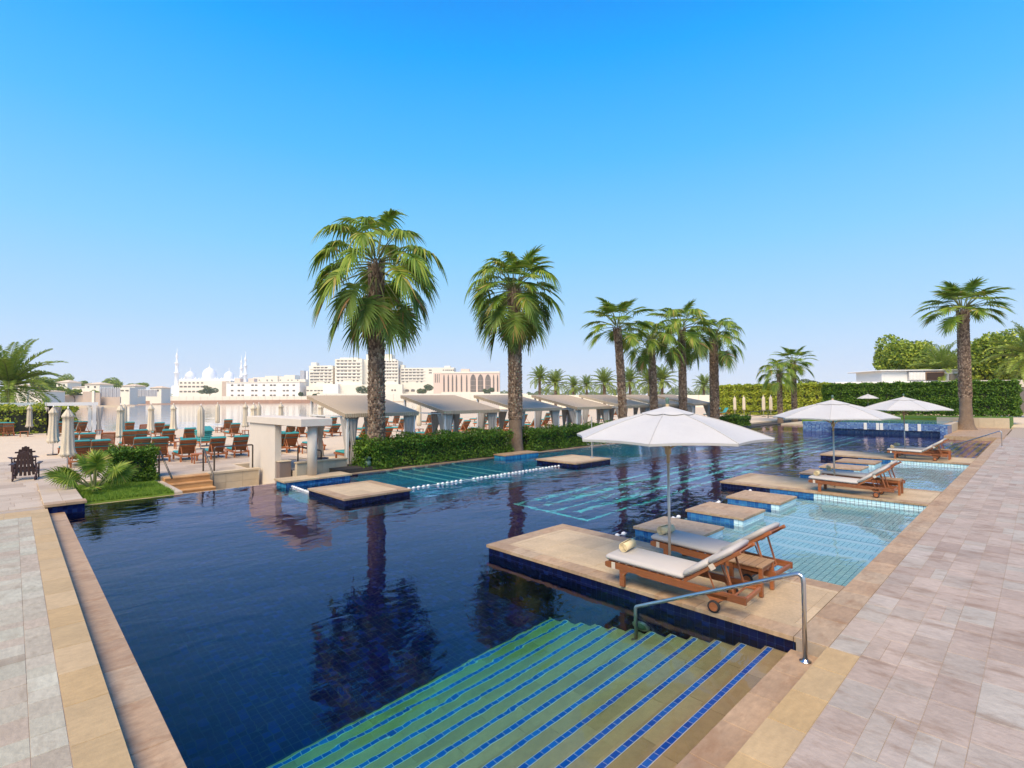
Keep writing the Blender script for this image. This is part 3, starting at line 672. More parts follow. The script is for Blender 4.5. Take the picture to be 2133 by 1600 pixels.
spots = [(6.86, 3.68, 'grey cushioned teak lounger at the front edge of the nearest platform'), (8.22, 3.74, 'grey cushioned teak lounger on the nearest platform, behind the pole and the side table'),
         (17.22, 3.86, 'grey cushioned teak lounger at the front of the middle platform'), (18.62, 3.92, 'grey cushioned teak lounger at the back of the middle platform, half hidden'),
         (28.2, 3.86, 'grey cushioned teak lounger at the front of the far platform'), (29.55, 3.9, 'grey cushioned teak lounger at the back of the far platform, mostly hidden')]
for i, (x, y, lb) in enumerate(spots):
    o = lounger if i == 0 else copy_tree(lounger)
    o.location = (x, y, .002); o.rotation_euler = (0, 0, [.05,-.03,.02,-.02,.02,0][i]); tag(o, lb, 'sun lounger', 'grey cushioned loungers on the platforms')
def make_table():
    t = thing('side_table', 'small table', 'side table'); wd = M['teak']
    for i in range(5): MB().bbox(-.24, .24, -.235+i*.095, -.235+i*.095+.088, .40, .422, .004).build('top_slat', M['teak_grey'], t)
    for sx in (-1, 1):
        MB().box(sx*.205-.012, sx*.205+.012, -.2, .2, .335, .398).build('apron', wd, t)
        for sy in (-1, 1): MB().bbox(sx*.205-.026, sx*.205+.026, sy*.205-.026, sy*.205+.026, 0, .398, .004).build('leg', wd, t)
    for sy in (-1, 1): MB().box(-.18, .18, sy*.205-.012, sy*.205+.012, .335, .398).build('apron', wd, t)
    return t
tb = make_table()
for i, (x, y, lb) in enumerate([(7.72, 3.0, 'weathered teak side table between the two nearest loungers'), (17.95, 3.05, 'small teak side table between the loungers of the middle platform'), (28.9, 3.05, 'small teak side table between the loungers of the far platform')]):
    o = tb if i == 0 else copy_tree(tb); o.location = (x, y, .002); tag(o, lb, 'side table', 'teak side tables on the platforms')
def make_towel():
    m = MB(); n = 60; prof = []
    R0 = .078
    lv = []
    for i in range(n): t = i/(n-1); a = t*2*PI*3.2; r = .012+t*(R0-.012); lv.append((r*math.cos(a), r*math.sin(a)))
    L = .34; vs = []
    for x in (-L/2, L/2):
        for (y, z) in lv: vs.append((x, y, z))
    th = .010
    vs2 = []
    for x in (-L/2, L/2):
        for (y, z) in lv: r = math.hypot(y, z); k = (r-th)/r; vs2.append((x, y*k, z*k))
    fs = []
    for i in range(n-1): fs += [(i, i+1, n+i+1, n+i), (2*n+i, 3*n+i, 3*n+i+1, 2*n+i+1), (i, 2*n+i, 2*n+i+1, i+1), (n+i, n+i+1, 3*n+i+1, 3*n+i)]
    fs += [(n-1, 3*n-1, 4*n-1, 2*n-1)]
    m.add(vs+vs2, fs); return m.mesh('towel', M['towel'], True)
tm = make_towel()
for i, ((x, y, _), rz) in enumerate(zip(spots, (.15, -.1, .1, .3, .2, -.2))):
    o = link('rolled_towel', tm); o.location = (x+(.06 if i != 1 else -.02), y+.88, .002+.488); o.rotation_euler = (0, 0, rz)
    tag(o, ['rolled cream towel on the front lounger of the nearest platform', 'rolled cream towel on the back lounger of the nearest platform, beside the pole', 'rolled cream towel on the front lounger of the middle platform', 'rolled cream towel on the back lounger of the middle platform',
            'rolled cream towel on the front lounger of the far platform', 'rolled cream towel on the back lounger of the far platform'][i], 'towel', 'rolled towels on the loungers')

M['seam'] = material('canvas_seam', (.47,.46,.43), .9)
# ---------------------------------------------------------------- open parasols
def parasol(label, x, y, R, ze, zt, rot=0.0, n=8, zb=0.0, square=False):
    t = thing('parasol', label, 'parasol', (x, y, zb), rot, 'open white parasols by the pool')
    H = zt-zb; E_ = ze-zb
    MB().tube([(0,0,0),(0,0,E_*.86)], .022, 12).build('pole', M['pole'], t, True)
    MB().tube([(0,0,E_*.80),(0,0,H-.02)], .027, 12).build('upper_pole', M['beigepole'], t, True)
    MB().lathe([(.022,0),(.05,.02),(.05,.10),(.03,.16)], 12, (0,0,E_*.86)).build('hub', M['beigepole'], t, True)
    cz = MB(); N_ = 8; A = n*N_; rings = []
    rr = [0.16, .30, .5, .7, .85, .96, 1.0]
    vs = []; 
    for f in rr:
        for j in range(A):
            a = 2*PI*j/A; q = (j % N_)/N_; sag = 4*q*(1-q)
            ch = math.cos(PI/n)/math.cos((q-.5)*2*PI/n)
            rad = R*f*ch*(1-.025*sag*f)
            z = E_+(H-.10-E_)*(1-f)**1.0*1.0+.05*math.sin(PI*f)-.030*sag*f*(1-f)*3+.012*sag*(f > .98)
            vs.append((rad*math.cos(a), rad*math.sin(a), z))
    fs = []
    for i in range(len(rr)-1):
        for j in range(A): k_ = (j+1) % A; fs.append((i*A+j, i*A+k_, (i+1)*A+k_, (i+1)*A+j))
    # hem
    o = (len(rr)-1)*A; base = len(vs)
    for j in range(A): vx = vs[o+j]; vs.append((vx[0]*.995, vx[1]*.995, vx[2]-.035))
    for j in range(A): k_ = (j+1) % A; fs.append((o+j, o+k_, base+k_, base+j))
    cz.add(vs, fs); cz.build('canopy', M['canvas'], t, False)
    # vent cap with a scalloped edge
    vc = MB(); vs = []; rr2 = [0.02, .10, .2, .27]
    for f in rr2:
        for j in range(A):
            a = 2*PI*j/A; q = (j % N_)/N_; sag = 4*q*(1-q); ch = math.cos(PI/n)/math.cos((q-.5)*2*PI/n)
            vs.append((R*f*ch*math.cos(a), R*f*ch*math.sin(a), H-.07-(H-.10-E_)*f*.97+.018-(.018*sag if f > .25 else 0)))
    fs = [(i*A+j, i*A+(j+1) % A, (i+1)*A+(j+1) % A, (i+1)*A+j) for i in range(3) for j in range(A)]
    vc.add(vs, fs); vc.build('vent_cap', M['canvas'], t, False)
    MB().lathe([(.02,0),(.03,.02),(.022,.05),(.035,.075),(.028,.105),(.0,.12)], 12, (0,0,H-.03)).build('finial', M['light_green'] if n else M['canvas'], t, True)
    for i in range(n):
        sm = MB(); j = i*N_; ps = [Vector(cz.v[q*A+j]) for q in range(len(rr))]; sm.tube([p+Vector((0,0,.003)) for p in ps], .007, 5); sm.build('seam', M['seam'], t)
        a = 2*PI*i/n; d = Vector((math.cos(a), math.sin(a), 0))
        MB().tube([(0,0,H-.12), d*R*.97+Vector((0,0,E_+.0))], .010, 5).build('rib', M['beigepole'], t)
        MB().tube([(0,0,E_*.9), d*R*.5+Vector((0,0,E_+(H-.10-E_)*.5-.02))], .008, 5).build('strut', M['beigepole'], t)
    return t
parasol('large open white parasol shading the two nearest loungers', 7.62, 4.24, 1.54, 2.16, 2.70, .35)
parasol('open white parasol over the middle platform', 18.0, 4.48, 1.66, 2.13, 2.72, .2)
parasol('open white parasol over the far platform, farthest of the three at the deck', 28.8, 4.37, 1.78, 2.14, 2.76, .6)
parasol('small white parasol top showing behind the middle parasol', 63.5, 12.6, .95, 2.45, 2.95, .3)

# ---------------------------------------------------------------- float lines
fm = MB().lathe([(.0,-.06),(.028,-.05),(.046,-.02),(.046,.02),(.028,.05),(.0,.06)], 10).mesh('float', M['float'], True)
def rope(label, segs):
    t = thing('float_line', label, 'float line', tuple(segs[0][0]), group='white float lines')
    for a, b, dens in segs:
        a, b = Vector(a), Vector(b); L = (b-a).length; n = max(1, int(L/.20)); MB().tube([a, b], .008, 5, True).build('cord', M['float'], t, world=True)
        d = (b-a).normalized(); q = d.to_track_quat('Z', 'Y').to_euler()
        for i in range(n):
            if not dens((i+.5)/n): continue
            o = link('float', fm, t); o.location = a+d*((i+.5)*L/n)+Vector((0, rnd.uniform(-.02, .02), 0)); o.rotation_euler = q; o.matrix_parent_inverse = t.matrix_basis.inverted()
zr = -.18
rope('white float line between the bar counter and the first stone island', [((6.95,18.3,zr),(6.86,16.3,zr), lambda f: f > .1)])
rope('long white float line between the two stone islands', [((8.95,14.7,zr),(17.2,14.75,zr), lambda f: (.06 < f < .16) or (.19 < f < .33) or (.40 < f))])
rope('white float line along the near stepping stones', [((8.85,6.5,zr),(9.7,6.42,zr), lambda f: True), ((11.05,6.4,zr),(12.0,6.36,zr), lambda f: True), ((13.4,6.4,zr),(14.4,6.4,zr), lambda f: True), ((15.75,6.4,zr),(16.78,6.5,zr), lambda f: True)])

# broad steps at the far end, left of the palm planter
fs_ = thing('pool_steps', 'greenish stone steps under water at the far end, in front of the palm planter', 'steps', (36, 2.2, -.2))
for n in range(8):
    ye = Y1+DY*n; z = -.222-RISE*n; y0 = 2.07 if n == 0 else ye-DY
    MB().box(30.21, 44.55, y0, ye-.1, FZ, z).build('step_slab', M['step_stone'], fs_, world=True); MB().box(30.21, 44.55, ye-.1, ye, FZ, z-.002).build('nosing', M['nosing'], fs_, world=True)
# ---------------------------------------------------------------- foliage
def leaf_quads(P, Nrm, size, seed, aspect=.55, jitter=.9):
    r = np.random.RandomState(seed); n = len(P)
    d = Nrm+r.normal(0, jitter, (n, 3)); d /= np.linalg.norm(d, axis=1)[:, None]
    a = r.normal(0, 1, (n, 3)); a -= d*(a*d).sum(1)[:, None]; a /= np.linalg.norm(a, axis=1)[:, None]; b = np.cross(d, a)
    s = size*r.uniform(.6, 1.3, n)[:, None]
    co = np.stack([P-a*s, P+b*s*aspect+d*s*.15, P+a*s, P-b*s*aspect+d*s*.15], 1)
    return co.reshape(-1, 3), np.arange(n*4).reshape(-1, 4)
def leaf_mesh(name, P, Nrm, size, mat, seed=1, **k): co, f = leaf_quads(P, Nrm, size, seed, **k); return raw_mesh(name, co, f, mat)
def hedge_points(x0, x1, y0, y1, z0, z1, n, seed, depth=.16, lump=.085, faces='xXyYZ', taper=0.0):
    r = np.random.RandomState(seed); dx, dy, dz = x1-x0, y1-y0, z1-z0
    ar = {'x': dy*dz, 'X': dy*dz, 'y': dx*dz, 'Y': dx*dz, 'Z': dx*dy}; tot = sum(ar[f] for f in faces); Ps = []; Ns = []
    for f in faces:
        k = int(n*ar[f]/tot); u = r.uniform(0, 1, k); v = r.uniform(0, 1, k); q = np.abs(r.normal(0, depth, k))
        if f in 'xX': P = np.stack([np.full(k, x0 if f == 'x' else x1), y0+u*dy, z0+v*dz], 1); N = np.array([-1 if f == 'x' else 1, 0, 0])
        elif f in 'yY': P = np.stack([x0+u*dx, np.full(k, y0 if f == 'y' else y1), z0+v*dz], 1); N = np.array([0, -1 if f == 'y' else 1, 0])
        else: P = np.stack([x0+u*dx, y0+v*dy, np.full(k, z1)], 1); N = np.array([0, 0, 1])
        b = lump*(np.sin(P[:, 0]*3.1+seed)+np.sin(P[:, 1]*4.3+1)+np.sin(P[:, 2]*5.7+2))
        P = P+N*(b-q)[:, None]+np.where(r.uniform(0, 1, k) < .08, r.uniform(0, .16, k), 0)[:, None]*N
        Ps.append(P); Ns.append(np.repeat(N[None].astype(float), k, 0))
    return np.concatenate(Ps), np.concatenate(Ns)
def hedge(name, label, box, n, size, mat, seed, faces='xXyYZ', **k):
    x0, x1, y0, y1, z0, z1 = box
    t = thing(name, label, 'hedge', ((x0+x1)/2, (y0+y1)/2, z0))
    P, N = hedge_points(*box, n, seed, faces=faces, **k)
    link('foliage', leaf_mesh('foliage', P, N, size, M[mat], seed), t, True, 'stuff')
    d = .26 if (y1-y0) > .7 else .2
    m = MB(); r2 = random.Random(seed)
    nx = max(2, int((x1-x0)/.9))
    for i in range(nx):
        a = x0+(i+.5)*(x1-x0)/nx; yc = (y0+y1)/2+r2.uniform(-.1, .1)
        m.tube([(a, yc, z0-.02), (a+r2.uniform(-.05, .05), yc, z0+(z1-z0)*.5), (a+r2.uniform(-.2, .2), yc+r2.uniform(-.2, .2), z1-.1)], [.03, .022, .01], 5)
    m.box(x0+d, x1-d, y0+d, y1-d, z0+.18, z1-d); m.build('stems_and_core', M['twig'], t, world=True)  # besides the stems, an added dark inner block stops see-through
    return t
hedge('hedge', 'long clipped dark green hedge along the pool edge, between the two nearest palms', (10.75,18.9,19.46,20.7,-.14,1.02), 34000, .046, 'hedge', 5)
hedge('hedge', 'dark green hedge along the pool edge to the right of the second palm', (20.3,31.0,19.46,20.6,-.14,.98), 28000, .05, 'hedge', 6)
hedge('shrub', 'loose rounded shrub at the left end of the long hedge', (10.35,11.6,19.46,20.4,-.14,.80), 4200, .055, 'hedge', 9, lump=.12)
hedge('clipped_hedge', 'small boxy clipped hedge on the lawn', (2.5,3.85,22.5,23.4,-.1,1.06), 9500, .045, 'hedge', 7, faces='xXyYZ')
hedge('shrub', 'rounded bush on the far end of the pool edge, right of the row of palms', (47.6,50.6,19.4,21.3,.0,.85), 6000, .08, 'hedge', 11, lump=.1)
hedge('tall_hedge', 'tall dark green clipped hedge behind the palm in its planter', (65,68,1.6,17.2,.75,4.0), 52000, .095, 'hedge', 12, faces='xyYZ', depth=.25)
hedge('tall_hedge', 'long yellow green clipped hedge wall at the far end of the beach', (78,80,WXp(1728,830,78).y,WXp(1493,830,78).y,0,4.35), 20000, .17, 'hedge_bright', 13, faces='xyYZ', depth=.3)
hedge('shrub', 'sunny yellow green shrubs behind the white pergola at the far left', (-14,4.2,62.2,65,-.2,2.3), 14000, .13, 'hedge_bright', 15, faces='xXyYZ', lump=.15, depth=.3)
def blob_points(c, rad, n, seed, lumps=9, fill=.55):
    r = np.random.RandomState(seed); cs = []; fr = []
    for i in range(lumps):
        d = r.normal(0, 1, 3); d /= np.linalg.norm(d); d[2] = d[2]*.85+.1; cs.append(np.array(c)+d*np.array(rad)*r.uniform(.25, .88)); fr.append(r.uniform(.2, .46))
    cs = np.array(cs); fr = np.array(fr); w = fr**2/(fr**2).sum(); k = r.choice(lumps, n, p=w); d = r.normal(0, 1, (n, 3)); d /= np.linalg.norm(d, axis=1)[:, None]
    P = cs[k]+d*np.array(rad)*(fr[k]*r.uniform(.5, 1.12, n)**.5)[:, None]
    return P, d*.8+np.array([0, 0, .3])
def tree(label, x, y, zb, h, rad, n, size, mat, seed, cat='tree', group=None, lumps=9, name='broadleaf_tree', trunk=.35):
    t = thing(name, label, cat, (x, y, zb), group=group)
    cz = h-rad[2]*.95
    P, N = blob_points((x, y, zb+cz), rad, n, seed, lumps); link('crown', leaf_mesh('crown', P, N, size, M[mat], seed), t, True, 'stuff')
    m = MB(); r2 = random.Random(seed); m.tube([(x, y, zb-.3), (x+r2.uniform(-.1, .1), y, zb+cz*.6), (x, y, zb+cz+rad[2]*.3)], [trunk*.5, trunk*.38, trunk*.12], 8)
    for i in range(6):
        a = r2.uniform(0, 2*PI); m.tube([(x, y, zb+cz*.55+i*.1), (x+math.cos(a)*rad[0]*.4, y+math.sin(a)*rad[1]*.4, zb+cz), (x+math.cos(a)*rad[0]*.65, y+math.sin(a)*rad[1]*.65, zb+cz+rad[2]*r2.uniform(0, .5))], [trunk*.25, trunk*.14, .02], 6)
    m.build('trunk', M['bark'], t, True, world=True); return t
# ---------------------------------------------------------------- fan palms
def fan_frond(seed, elev, Lp=1.25, R=1.12, hang=.5, mat='frond', spread=112, segs=28, twist=0.0, costa=45, vfold=.35):
    r = random.Random(seed); m = MB(); e0 = math.radians(elev); pts = []; p = Vector((0, 0, 0)); n = 7
    bendt = math.radians(26 if elev > -20 else 16)
    for i in range(n+1):
        pts.append(p.copy()); e = e0-bendt*(i/n)**1.4; p = p+Vector((math.cos(e), 0, math.sin(e)))*(Lp/n)
    m.cur = 1; m.tube(pts, [.034-.020*i/n for i in range(n+1)], 5); m.cur = 0
    d = (pts[-1]-pts[-2]).normalized(); o = pts[-1]; s = Vector((0, 1, 0)); nn = s.cross(d)*-1
    if nn.z < 0: nn = -nn
    if twist: s, nn = s*math.cos(twist)+nn*math.sin(twist), nn*math.cos(twist)-s*math.sin(twist)
    cost = [(o, d, nn)]; cl = .58*R; cb = math.radians(costa); e1 = math.atan2(d.z, d.x); q0 = o
    for k in range(8):
        e = e1-cb*((k+1)/8); dd = Vector((math.cos(e), 0, math.sin(e))); q0 = q0+dd*cl/8; n2 = dd.cross(s)
        if n2.dot(nn) < 0: n2 = -n2
        cost.append((q0, dd, n2))
    for i in range(segs):
        pr = -1+2*(i+.5)/segs; ph = math.radians(spread)*pr; hw = math.radians(spread/segs)*1.15
        tt = (1-abs(pr))**.8*8; k0 = min(int(tt), 7); a_ = tt-k0; oc = cost[k0][0].lerp(cost[k0+1][0], a_); dc = cost[k0][1].lerp(cost[k0+1][1], a_).normalized(); nc = cost[k0][2].lerp(cost[k0+1][2], a_).normalized()
        fold = vfold*abs(math.sin(ph))
        def dirv(a): return (dc*math.cos(a)+s*math.sin(a)+nc*fold).normalized()
        Rl = R*(.80-.10*abs(pr))*r.uniform(.9, 1.08); tilt = r.uniform(-.35, .35)
        hg = hang*r.uniform(.75, 1.25); vs = []
        for k, (f, w) in enumerate(((.0, .9), (.32, 1.0), (.54, .74), (.72, .48), (.87, .27), (1.0, .05))):
            c = dirv(ph)*Rl*f; half = max(.022, math.tan(hw)*R*.52)*w
            dr = hg*Rl*max(0, f-.22)**1.5*1.5
            sd = (dirv(ph+.02)-dirv(ph-.02)).normalized()
            sd = (sd+nc*(tilt+(.45 if i % 2 else -.45))).normalized()
            q = oc+c-Vector((0, 0, dr)); q = q-dirv(ph)*min(dr*.3, Rl*.3)
            vs += [q-sd*half, q+sd*half]
        m.add(vs, [(2*k, 2*k+1, 2*k+3, 2*k+2) for k in range(5)])
    return m.mesh('fan_frond', [M[mat], M['petiole']])
FAN = {}
for ev in (80, 62, 45, 28, 10, -8, -26, -44, -60):
    cs_, vf_ = (50, .15) if ev > 20 else (35, .25) if ev > -30 else (12, .3)
    FAN[ev] = [fan_frond(100+ev*3+v, ev, Lp=(1.05 if ev > 50 else 1.42), R=1.16, hang=(.48 if ev > 50 else .62 if ev > 0 else .45 if ev > -30 else .28), costa=cs_, vfold=vf_, mat='frond' if ev > -10 else 'frond_low') for v in range(2)]
FANS = {ev: [fan_frond(700+ev*3+v, ev, Lp=(1.0 if ev > 50 else 1.25), R=1.2, hang=(.22 if ev > 0 else .2), costa=22, vfold=.12, mat='frond' if ev > -10 else 'frond_low') for v in range(2)] for ev in FAN}
FANM = {ev: [FAN[ev][0], FANS[ev][1]] for ev in FAN}
def trunk_profile(h, r0, flare):
    z = -.3; out = []
    while z < h: out.append((r0*(1+flare*math.exp(-max(z, 0)*2.2))*(1-.16*z/h), z)); z += .12
    return out+[(r0*.8, h)]
def boots(h0, h1, rfun, seed, size=.12, dens=1.0):
    r = random.Random(seed); m = MB(); z = h0; row = 0
    while z < h1:
        rr = rfun(z); k = max(6, int(2*PI*rr/.115*dens))
        for i in range(k):
            a = 2*PI*(i+.5*(row % 2))/k+r.uniform(-.12, .12); zz = z+r.uniform(-.03, .03); L = size*r.uniform(.65, 1.35); w = .062*r.uniform(.8, 1.3); out = r.uniform(.025, .085)
            c, s_ = math.cos(a), math.sin(a); rad = Vector((c, s_, 0)); tg = Vector((-s_, c, 0)); b = rad*(rr-.02)+Vector((0, 0, zz))
            tip = rad*(rr+out)+Vector((0, 0, zz+L))+tg*r.uniform(-.02, .02); mid = rad*(rr+.028)+Vector((0, 0, zz+L*.35))
            m.add([b-tg*w, b+tg*w, mid+tg*w*.8, tip+tg*w*.28, tip-tg*w*.28, mid-tg*w*.8, rad*(rr-.03)+Vector((0, 0, zz+L*.6))], [(0,1,2,5), (5,2,3,4), (0,5,4,6), (1,6,3,2), (4,3,6)])
        z += .098/dens; row += 1
    return m
def fan_palm(label, x, y, zb, h, r0, seed, plan, sc=1.0, clean=1.1, group=None, flare=.25, lean=(0, 0), fans=None):
    t = thing('fan_palm', label, 'palm tree', (x, y, zb), group=group); r = random.Random(seed)
    prof = trunk_profile(h, r0, flare); rf = lambda z: r0*(1+flare*math.exp(-max(z, 0)*2.2))*(1-.16*z/h)
    def ln(q): k = max(0, q[2])/h; return (q[0]+lean[0]*k*k, q[1]+lean[1]*k*k, q[2])
    m = MB(); m.lathe(prof, 18); m.v = [ln((q[0]*(1+.03*math.sin(q[2]*9+q[1]*7)), q[1]*(1+.03*math.cos(q[2]*8)), q[2])) for q in m.v]; m.build('trunk', M['trunk'], t, True)
    b = boots(clean, h-.05, rf, seed, .15); b2 = boots(h-.9, h+.05, lambda z: r0*.95, seed+1, .22, .8); b.add(b2.v, b2.f); b.v = [ln(q) for q in b.v]; b.build('leaf_bases', M['boot'], t, kind='stuff')
    a = 0.0
    for ev, cnt in plan:
        for i in range(cnt):
            a += 2*PI*.382+r.uniform(-.25, .25)
            o = link('frond', (fans or FAN)[ev][r.randint(0, 1)], t); s = sc*r.uniform(.9, 1.08)
            o.scale = (s, s, s); o.rotation_euler = (r.uniform(-.12, .12), r.uniform(-.1, .1), a)
            zz = h+.08+(ev/90)*(.35 if ev > 0 else 1.0)*sc
            o.location = (lean[0]+math.cos(a)*r0*.55, lean[1]+math.sin(a)*r0*.55, zz)
    return t
full = [(80,3),(62,4),(45,5),(28,5),(10,6),(-8,6),(-26,6),(-44,7),(-60,6)]
neat = [(80,3),(62,5),(45,6),(28,6),(10,6),(-8,6),(-26,6),(-44,4)]
crop = [(80,3),(62,4),(45,5),(28,5),(10,5),(-8,4)]
G_ = 'fan palms along the pool'
fan_palm('tallest fan palm with long drooping fronds, nearest of the row by the hedge', 11.30, 20.05, -.14, 8.75, .34, 21, full, 1.14, group=G_)
fan_palm('second fan palm from left with dense round crown, in the gap of the hedge', 19.7, 20.05, -.14, 8.75, .37, 22, [(80,4),(62,6),(45,7),(28,7),(10,8),(-8,8),(-26,8),(-44,7),(-60,5)], 1.04, clean=1.75, group=G_, fans=FANM)
fan_palm('slender fan palm with a sparse crown, left of the cluster behind the big parasol', 30.1, 20.1, -.14, 7.6, .27, 23, crop, .98, group=G_, lean=(-.25, .2), fans=FANS)
fan_palm('shorter fan palm with yellowing fronds, second of the cluster behind the big parasol', 34.2, 20.1, -.14, 6.9, .28, 24, crop+[(-26,3)], .95, group=G_, lean=(-.2, .1))
fan_palm('bushy fan palm in the middle of the cluster behind the big parasol', 38.6, 20.1, -.14, 8.3, .30, 25, neat, 1.08, group=G_, fans=FANM)
fan_palm('thick trunked fan palm, rightmost of the cluster behind the big parasol', 44.3, 20.1, -.14, 7.9, .38, 26, crop+[(-26,4)], 1.1, group=G_)
fan_palm('small drooping fan palm in front of the far yellow hedge, left of two', 60.0, 19.95, 0, 5.1, .25, 27, crop+[(-26,5)], .88, group=G_, flare=.3)
fan_palm('taller fan palm in front of the far yellow hedge, right of two', 63.2, 19.5, 0, 6.3, .27, 28, crop, .95, group=G_, flare=.3, fans=FANS)
fan_palm('tall fan palm with flared trunk base in the stone planter on the right', 53.5, 4.22, .0, 9.3, .40, 29, [(80,4),(62,6),(45,7),(28,7),(10,7),(-8,3)], 1.08, clean=2.5, group=G_, flare=.75, fans=FANS)
# small fan palm on the lawn: stems and leaves
fp = thing('young_fan_palm', 'young fan palm with spiky round leaves on the lawn corner', 'palm plant', (1.93,21.3,-.15))
r = random.Random(4)
YF = [fan_frond(400+i, e_, Lp=lp_*.82, R=.52, hang=.16, spread=142, segs=34, twist=tw_, costa=10, vfold=.1) for i, (e_, lp_, tw_) in enumerate(((84,.75,0), (62,.75,.6), (48,.8,1.15), (48,.8,-1.15), (30,.6,0)))]
for i, (a, k, s) in enumerate([(-1.5,0,1.15),(1.5,0,1.2),(1.1,0,1.1),(2.3,0,1.1),(2.9,1,1.0),(-.4,1,1.05),(PI-.15,2,1.1),(PI+.25,3,.95),(.05,3,1.05),(-.25,2,.95),(-1.7,4,.9),(1.5,1,1.0),(PI+.1,2,.8),(-.05,3,.85)]):
    o = link('frond', YF[k], fp); o.rotation_euler = (0, 0, a); o.scale = (s, s, s); o.location = (math.cos(a)*.05, math.sin(a)*.05, .10)
MB().lathe([(.075,-.1),(.07,.05),(.05,.22),(.02,.28)], 10).build('stem', M['petiole'], fp, True)
# ---------------------------------------------------------------- date palms
def date_frond(seed, elev, L=3.6, mat='date', nl=40, droop=1.0):
    r = random.Random(seed); m = MB(); e0 = math.radians(elev); p = Vector((0, 0, 0)); n = 14; pts = []; ds = []
    for i in range(n+1):
        e = e0-math.radians(78)*droop*(i/n)**1.5; d = Vector((math.cos(e), 0, math.sin(e))); pts.append(p.copy()); ds.append(d); p = p+d*(L/n)
    m.cur = 1; m.tube(pts, [.04*(1-.85*i/n) for i in range(n+1)], 4); m.cur = 0
    for i in range(nl):
        f = .10+.90*(i+.5)/nl; k = min(int(f*n), n-1); q = pts[k].lerp(pts[k+1], f*n-k); d = ds[k]; up = Vector((0, 1, 0)).cross(d)*-1
        ll = .55*math.sin(PI*(.12+.80*f))+.1
        for s in (-1, 1):
            dd = (d*.62+Vector((0, s, 0))*.8+up*r.uniform(.05, .5)).normalized(); w = d.cross(dd).cross(dd).normalized()*.042; tip = q+dd*ll*r.uniform(.85, 1.1)-Vector((0, 0, .08))
            m.add([q-w*.5, q+dd*ll*.5+w, tip, q+dd*ll*.5-w], [(0,1,2,3)])
    return m.mesh('date_frond', [M[mat], M['petiole']])
DF = {ev: [date_frond(300+ev+v*7, ev, droop=(.55 if ev > 50 else .75)) for v in range(2)] for ev in (82, 66, 50, 34, 16, -4, -24)}
def date_palm(label, x, y, zb, h, sc, seed, group, plan=((82,6),(66,8),(50,10),(34,10),(16,10),(-4,8),(-24,6)), r0=.32):
    t = thing('date_palm', label, 'palm tree', (x, y, zb), group=group); r = random.Random(seed); m = MB(); m.lathe([(r0*1.2,-.5),(r0,.5),(r0*.85,h*.6),(r0*.9,h),(r0*.6,h+.4)], 10); m.build('trunk', M['trunk'], t, True)
    boots(.6, h+.2, lambda z: r0*.88, seed, .16, .7).build('leaf_bases', M['boot'], t, kind='stuff')
    a = r.uniform(0, 6)
    for ev, cnt in plan:
        for i in range(cnt):
            a += 2*PI*.382+r.uniform(-.2, .2); o = link('frond', DF[ev][r.randint(0, 1)], t); s = sc*r.uniform(.88, 1.08); o.scale = (s, s, s); o.rotation_euler = (r.uniform(-.15, .15), 0, a); o.location = (math.cos(a)*.15, math.sin(a)*.15, h+.3*ev/80)
    return t
GD = 'date palms behind the beach'
p = WD(18, 829, 50); date_palm('big date palm at the far left edge, above the sunny shrubs', p.x, p.y, -.1, 4.4, 1.30, 51, GD)
for i, (u, v, D, s, lb) in enumerate([(1124,789,120,.85,'slim date palm, leftmost of the group behind the beach cabanas'), (1157,800,118,1.0,'rounded date palm, second of the group behind the beach cabanas'), (1194,806,150,.9,'small distant date palm between two larger ones behind the cabanas'),
      (1222,803,150,.85,'small distant date palm left of the broad one behind the cabanas'), (1259,800,118,1.05,'broad date palm just left of the slender fan palm'), (1312,795,125,1.0,'date palm showing between the slender and the yellowing fan palms'), (1352,796,112,1.0,'date palm partly hidden by the trunk of the yellowing fan palm'), (1379,794,112,1.05,'date palm just right of the yellowing fan palm trunk'), (1466,804,140,.95,'date palm just left of the thick trunked fan palm')]):
    p = WD(u, v, D); date_palm(lb, p.x, p.y, 0, p.z, s, 60+i, GD)
p = WD(1962, 775, 82); date_palm('large date palm behind the low white building, left of the planter palm', p.x, p.y, 0, p.z, 1.35, 75, GD)
p = WD(2150, 745, 60); date_palm('date palm cut off by the right edge of the picture', p.x, p.y, 0, p.z, 1.2, 76, GD)
p = WD(343, 815, 655); date_palm('brownish date palm on the far shore, left of the mosque', p.x, p.y, -.1, 8, 3.2, 77, GD, ((66,7),(34,9),(16,9),(-24,6)))
# ---------------------------------------------------------------- trees on the right, bushes
for i, (u, vt, D, rw, rh, lb) in enumerate([(1872,706,92,4.2,4.6,'dense sunlit tree, leftmost behind the low white building'), (1922,715,98,4.0,4.8,'rounded tree behind the large date palm'), (2000,722,94,4.0,4.6,'tree hidden behind the planter palm trunk'), (2052,690,88,4.5,5.0,'tall leafy tree right of the planter palm'), (2100,705,92,4.5,5.0,'broad leafy tree near the right edge of the picture'), (2150,690,84,5.0,5.5,'leafy tree cut off by the right edge of the picture')]):
    p = WD(u, vt, D); tree(lb, p.x, p.y, 0, p.z, (rw*1.1, rw*1.1, rh*1.1), 11000, .30, 'tree_leaf', 80+i, group='trees behind the low white building', lumps=30)
p = WD(1690, 792, 92); tree('grey green rounded bush right of the two small fan palms', p.x, p.y, 0, p.z, (2.6,2.6,2.0), 6000, .13, 'olive', 90, name='bush', cat='bush')
p = WD(1735, 806, 88); tree('low grey green bush beside the tall dark hedge', p.x, p.y, 0, p.z, (1.8,1.8,1.2), 3000, .13, 'olive', 91, name='bush', cat='bush')
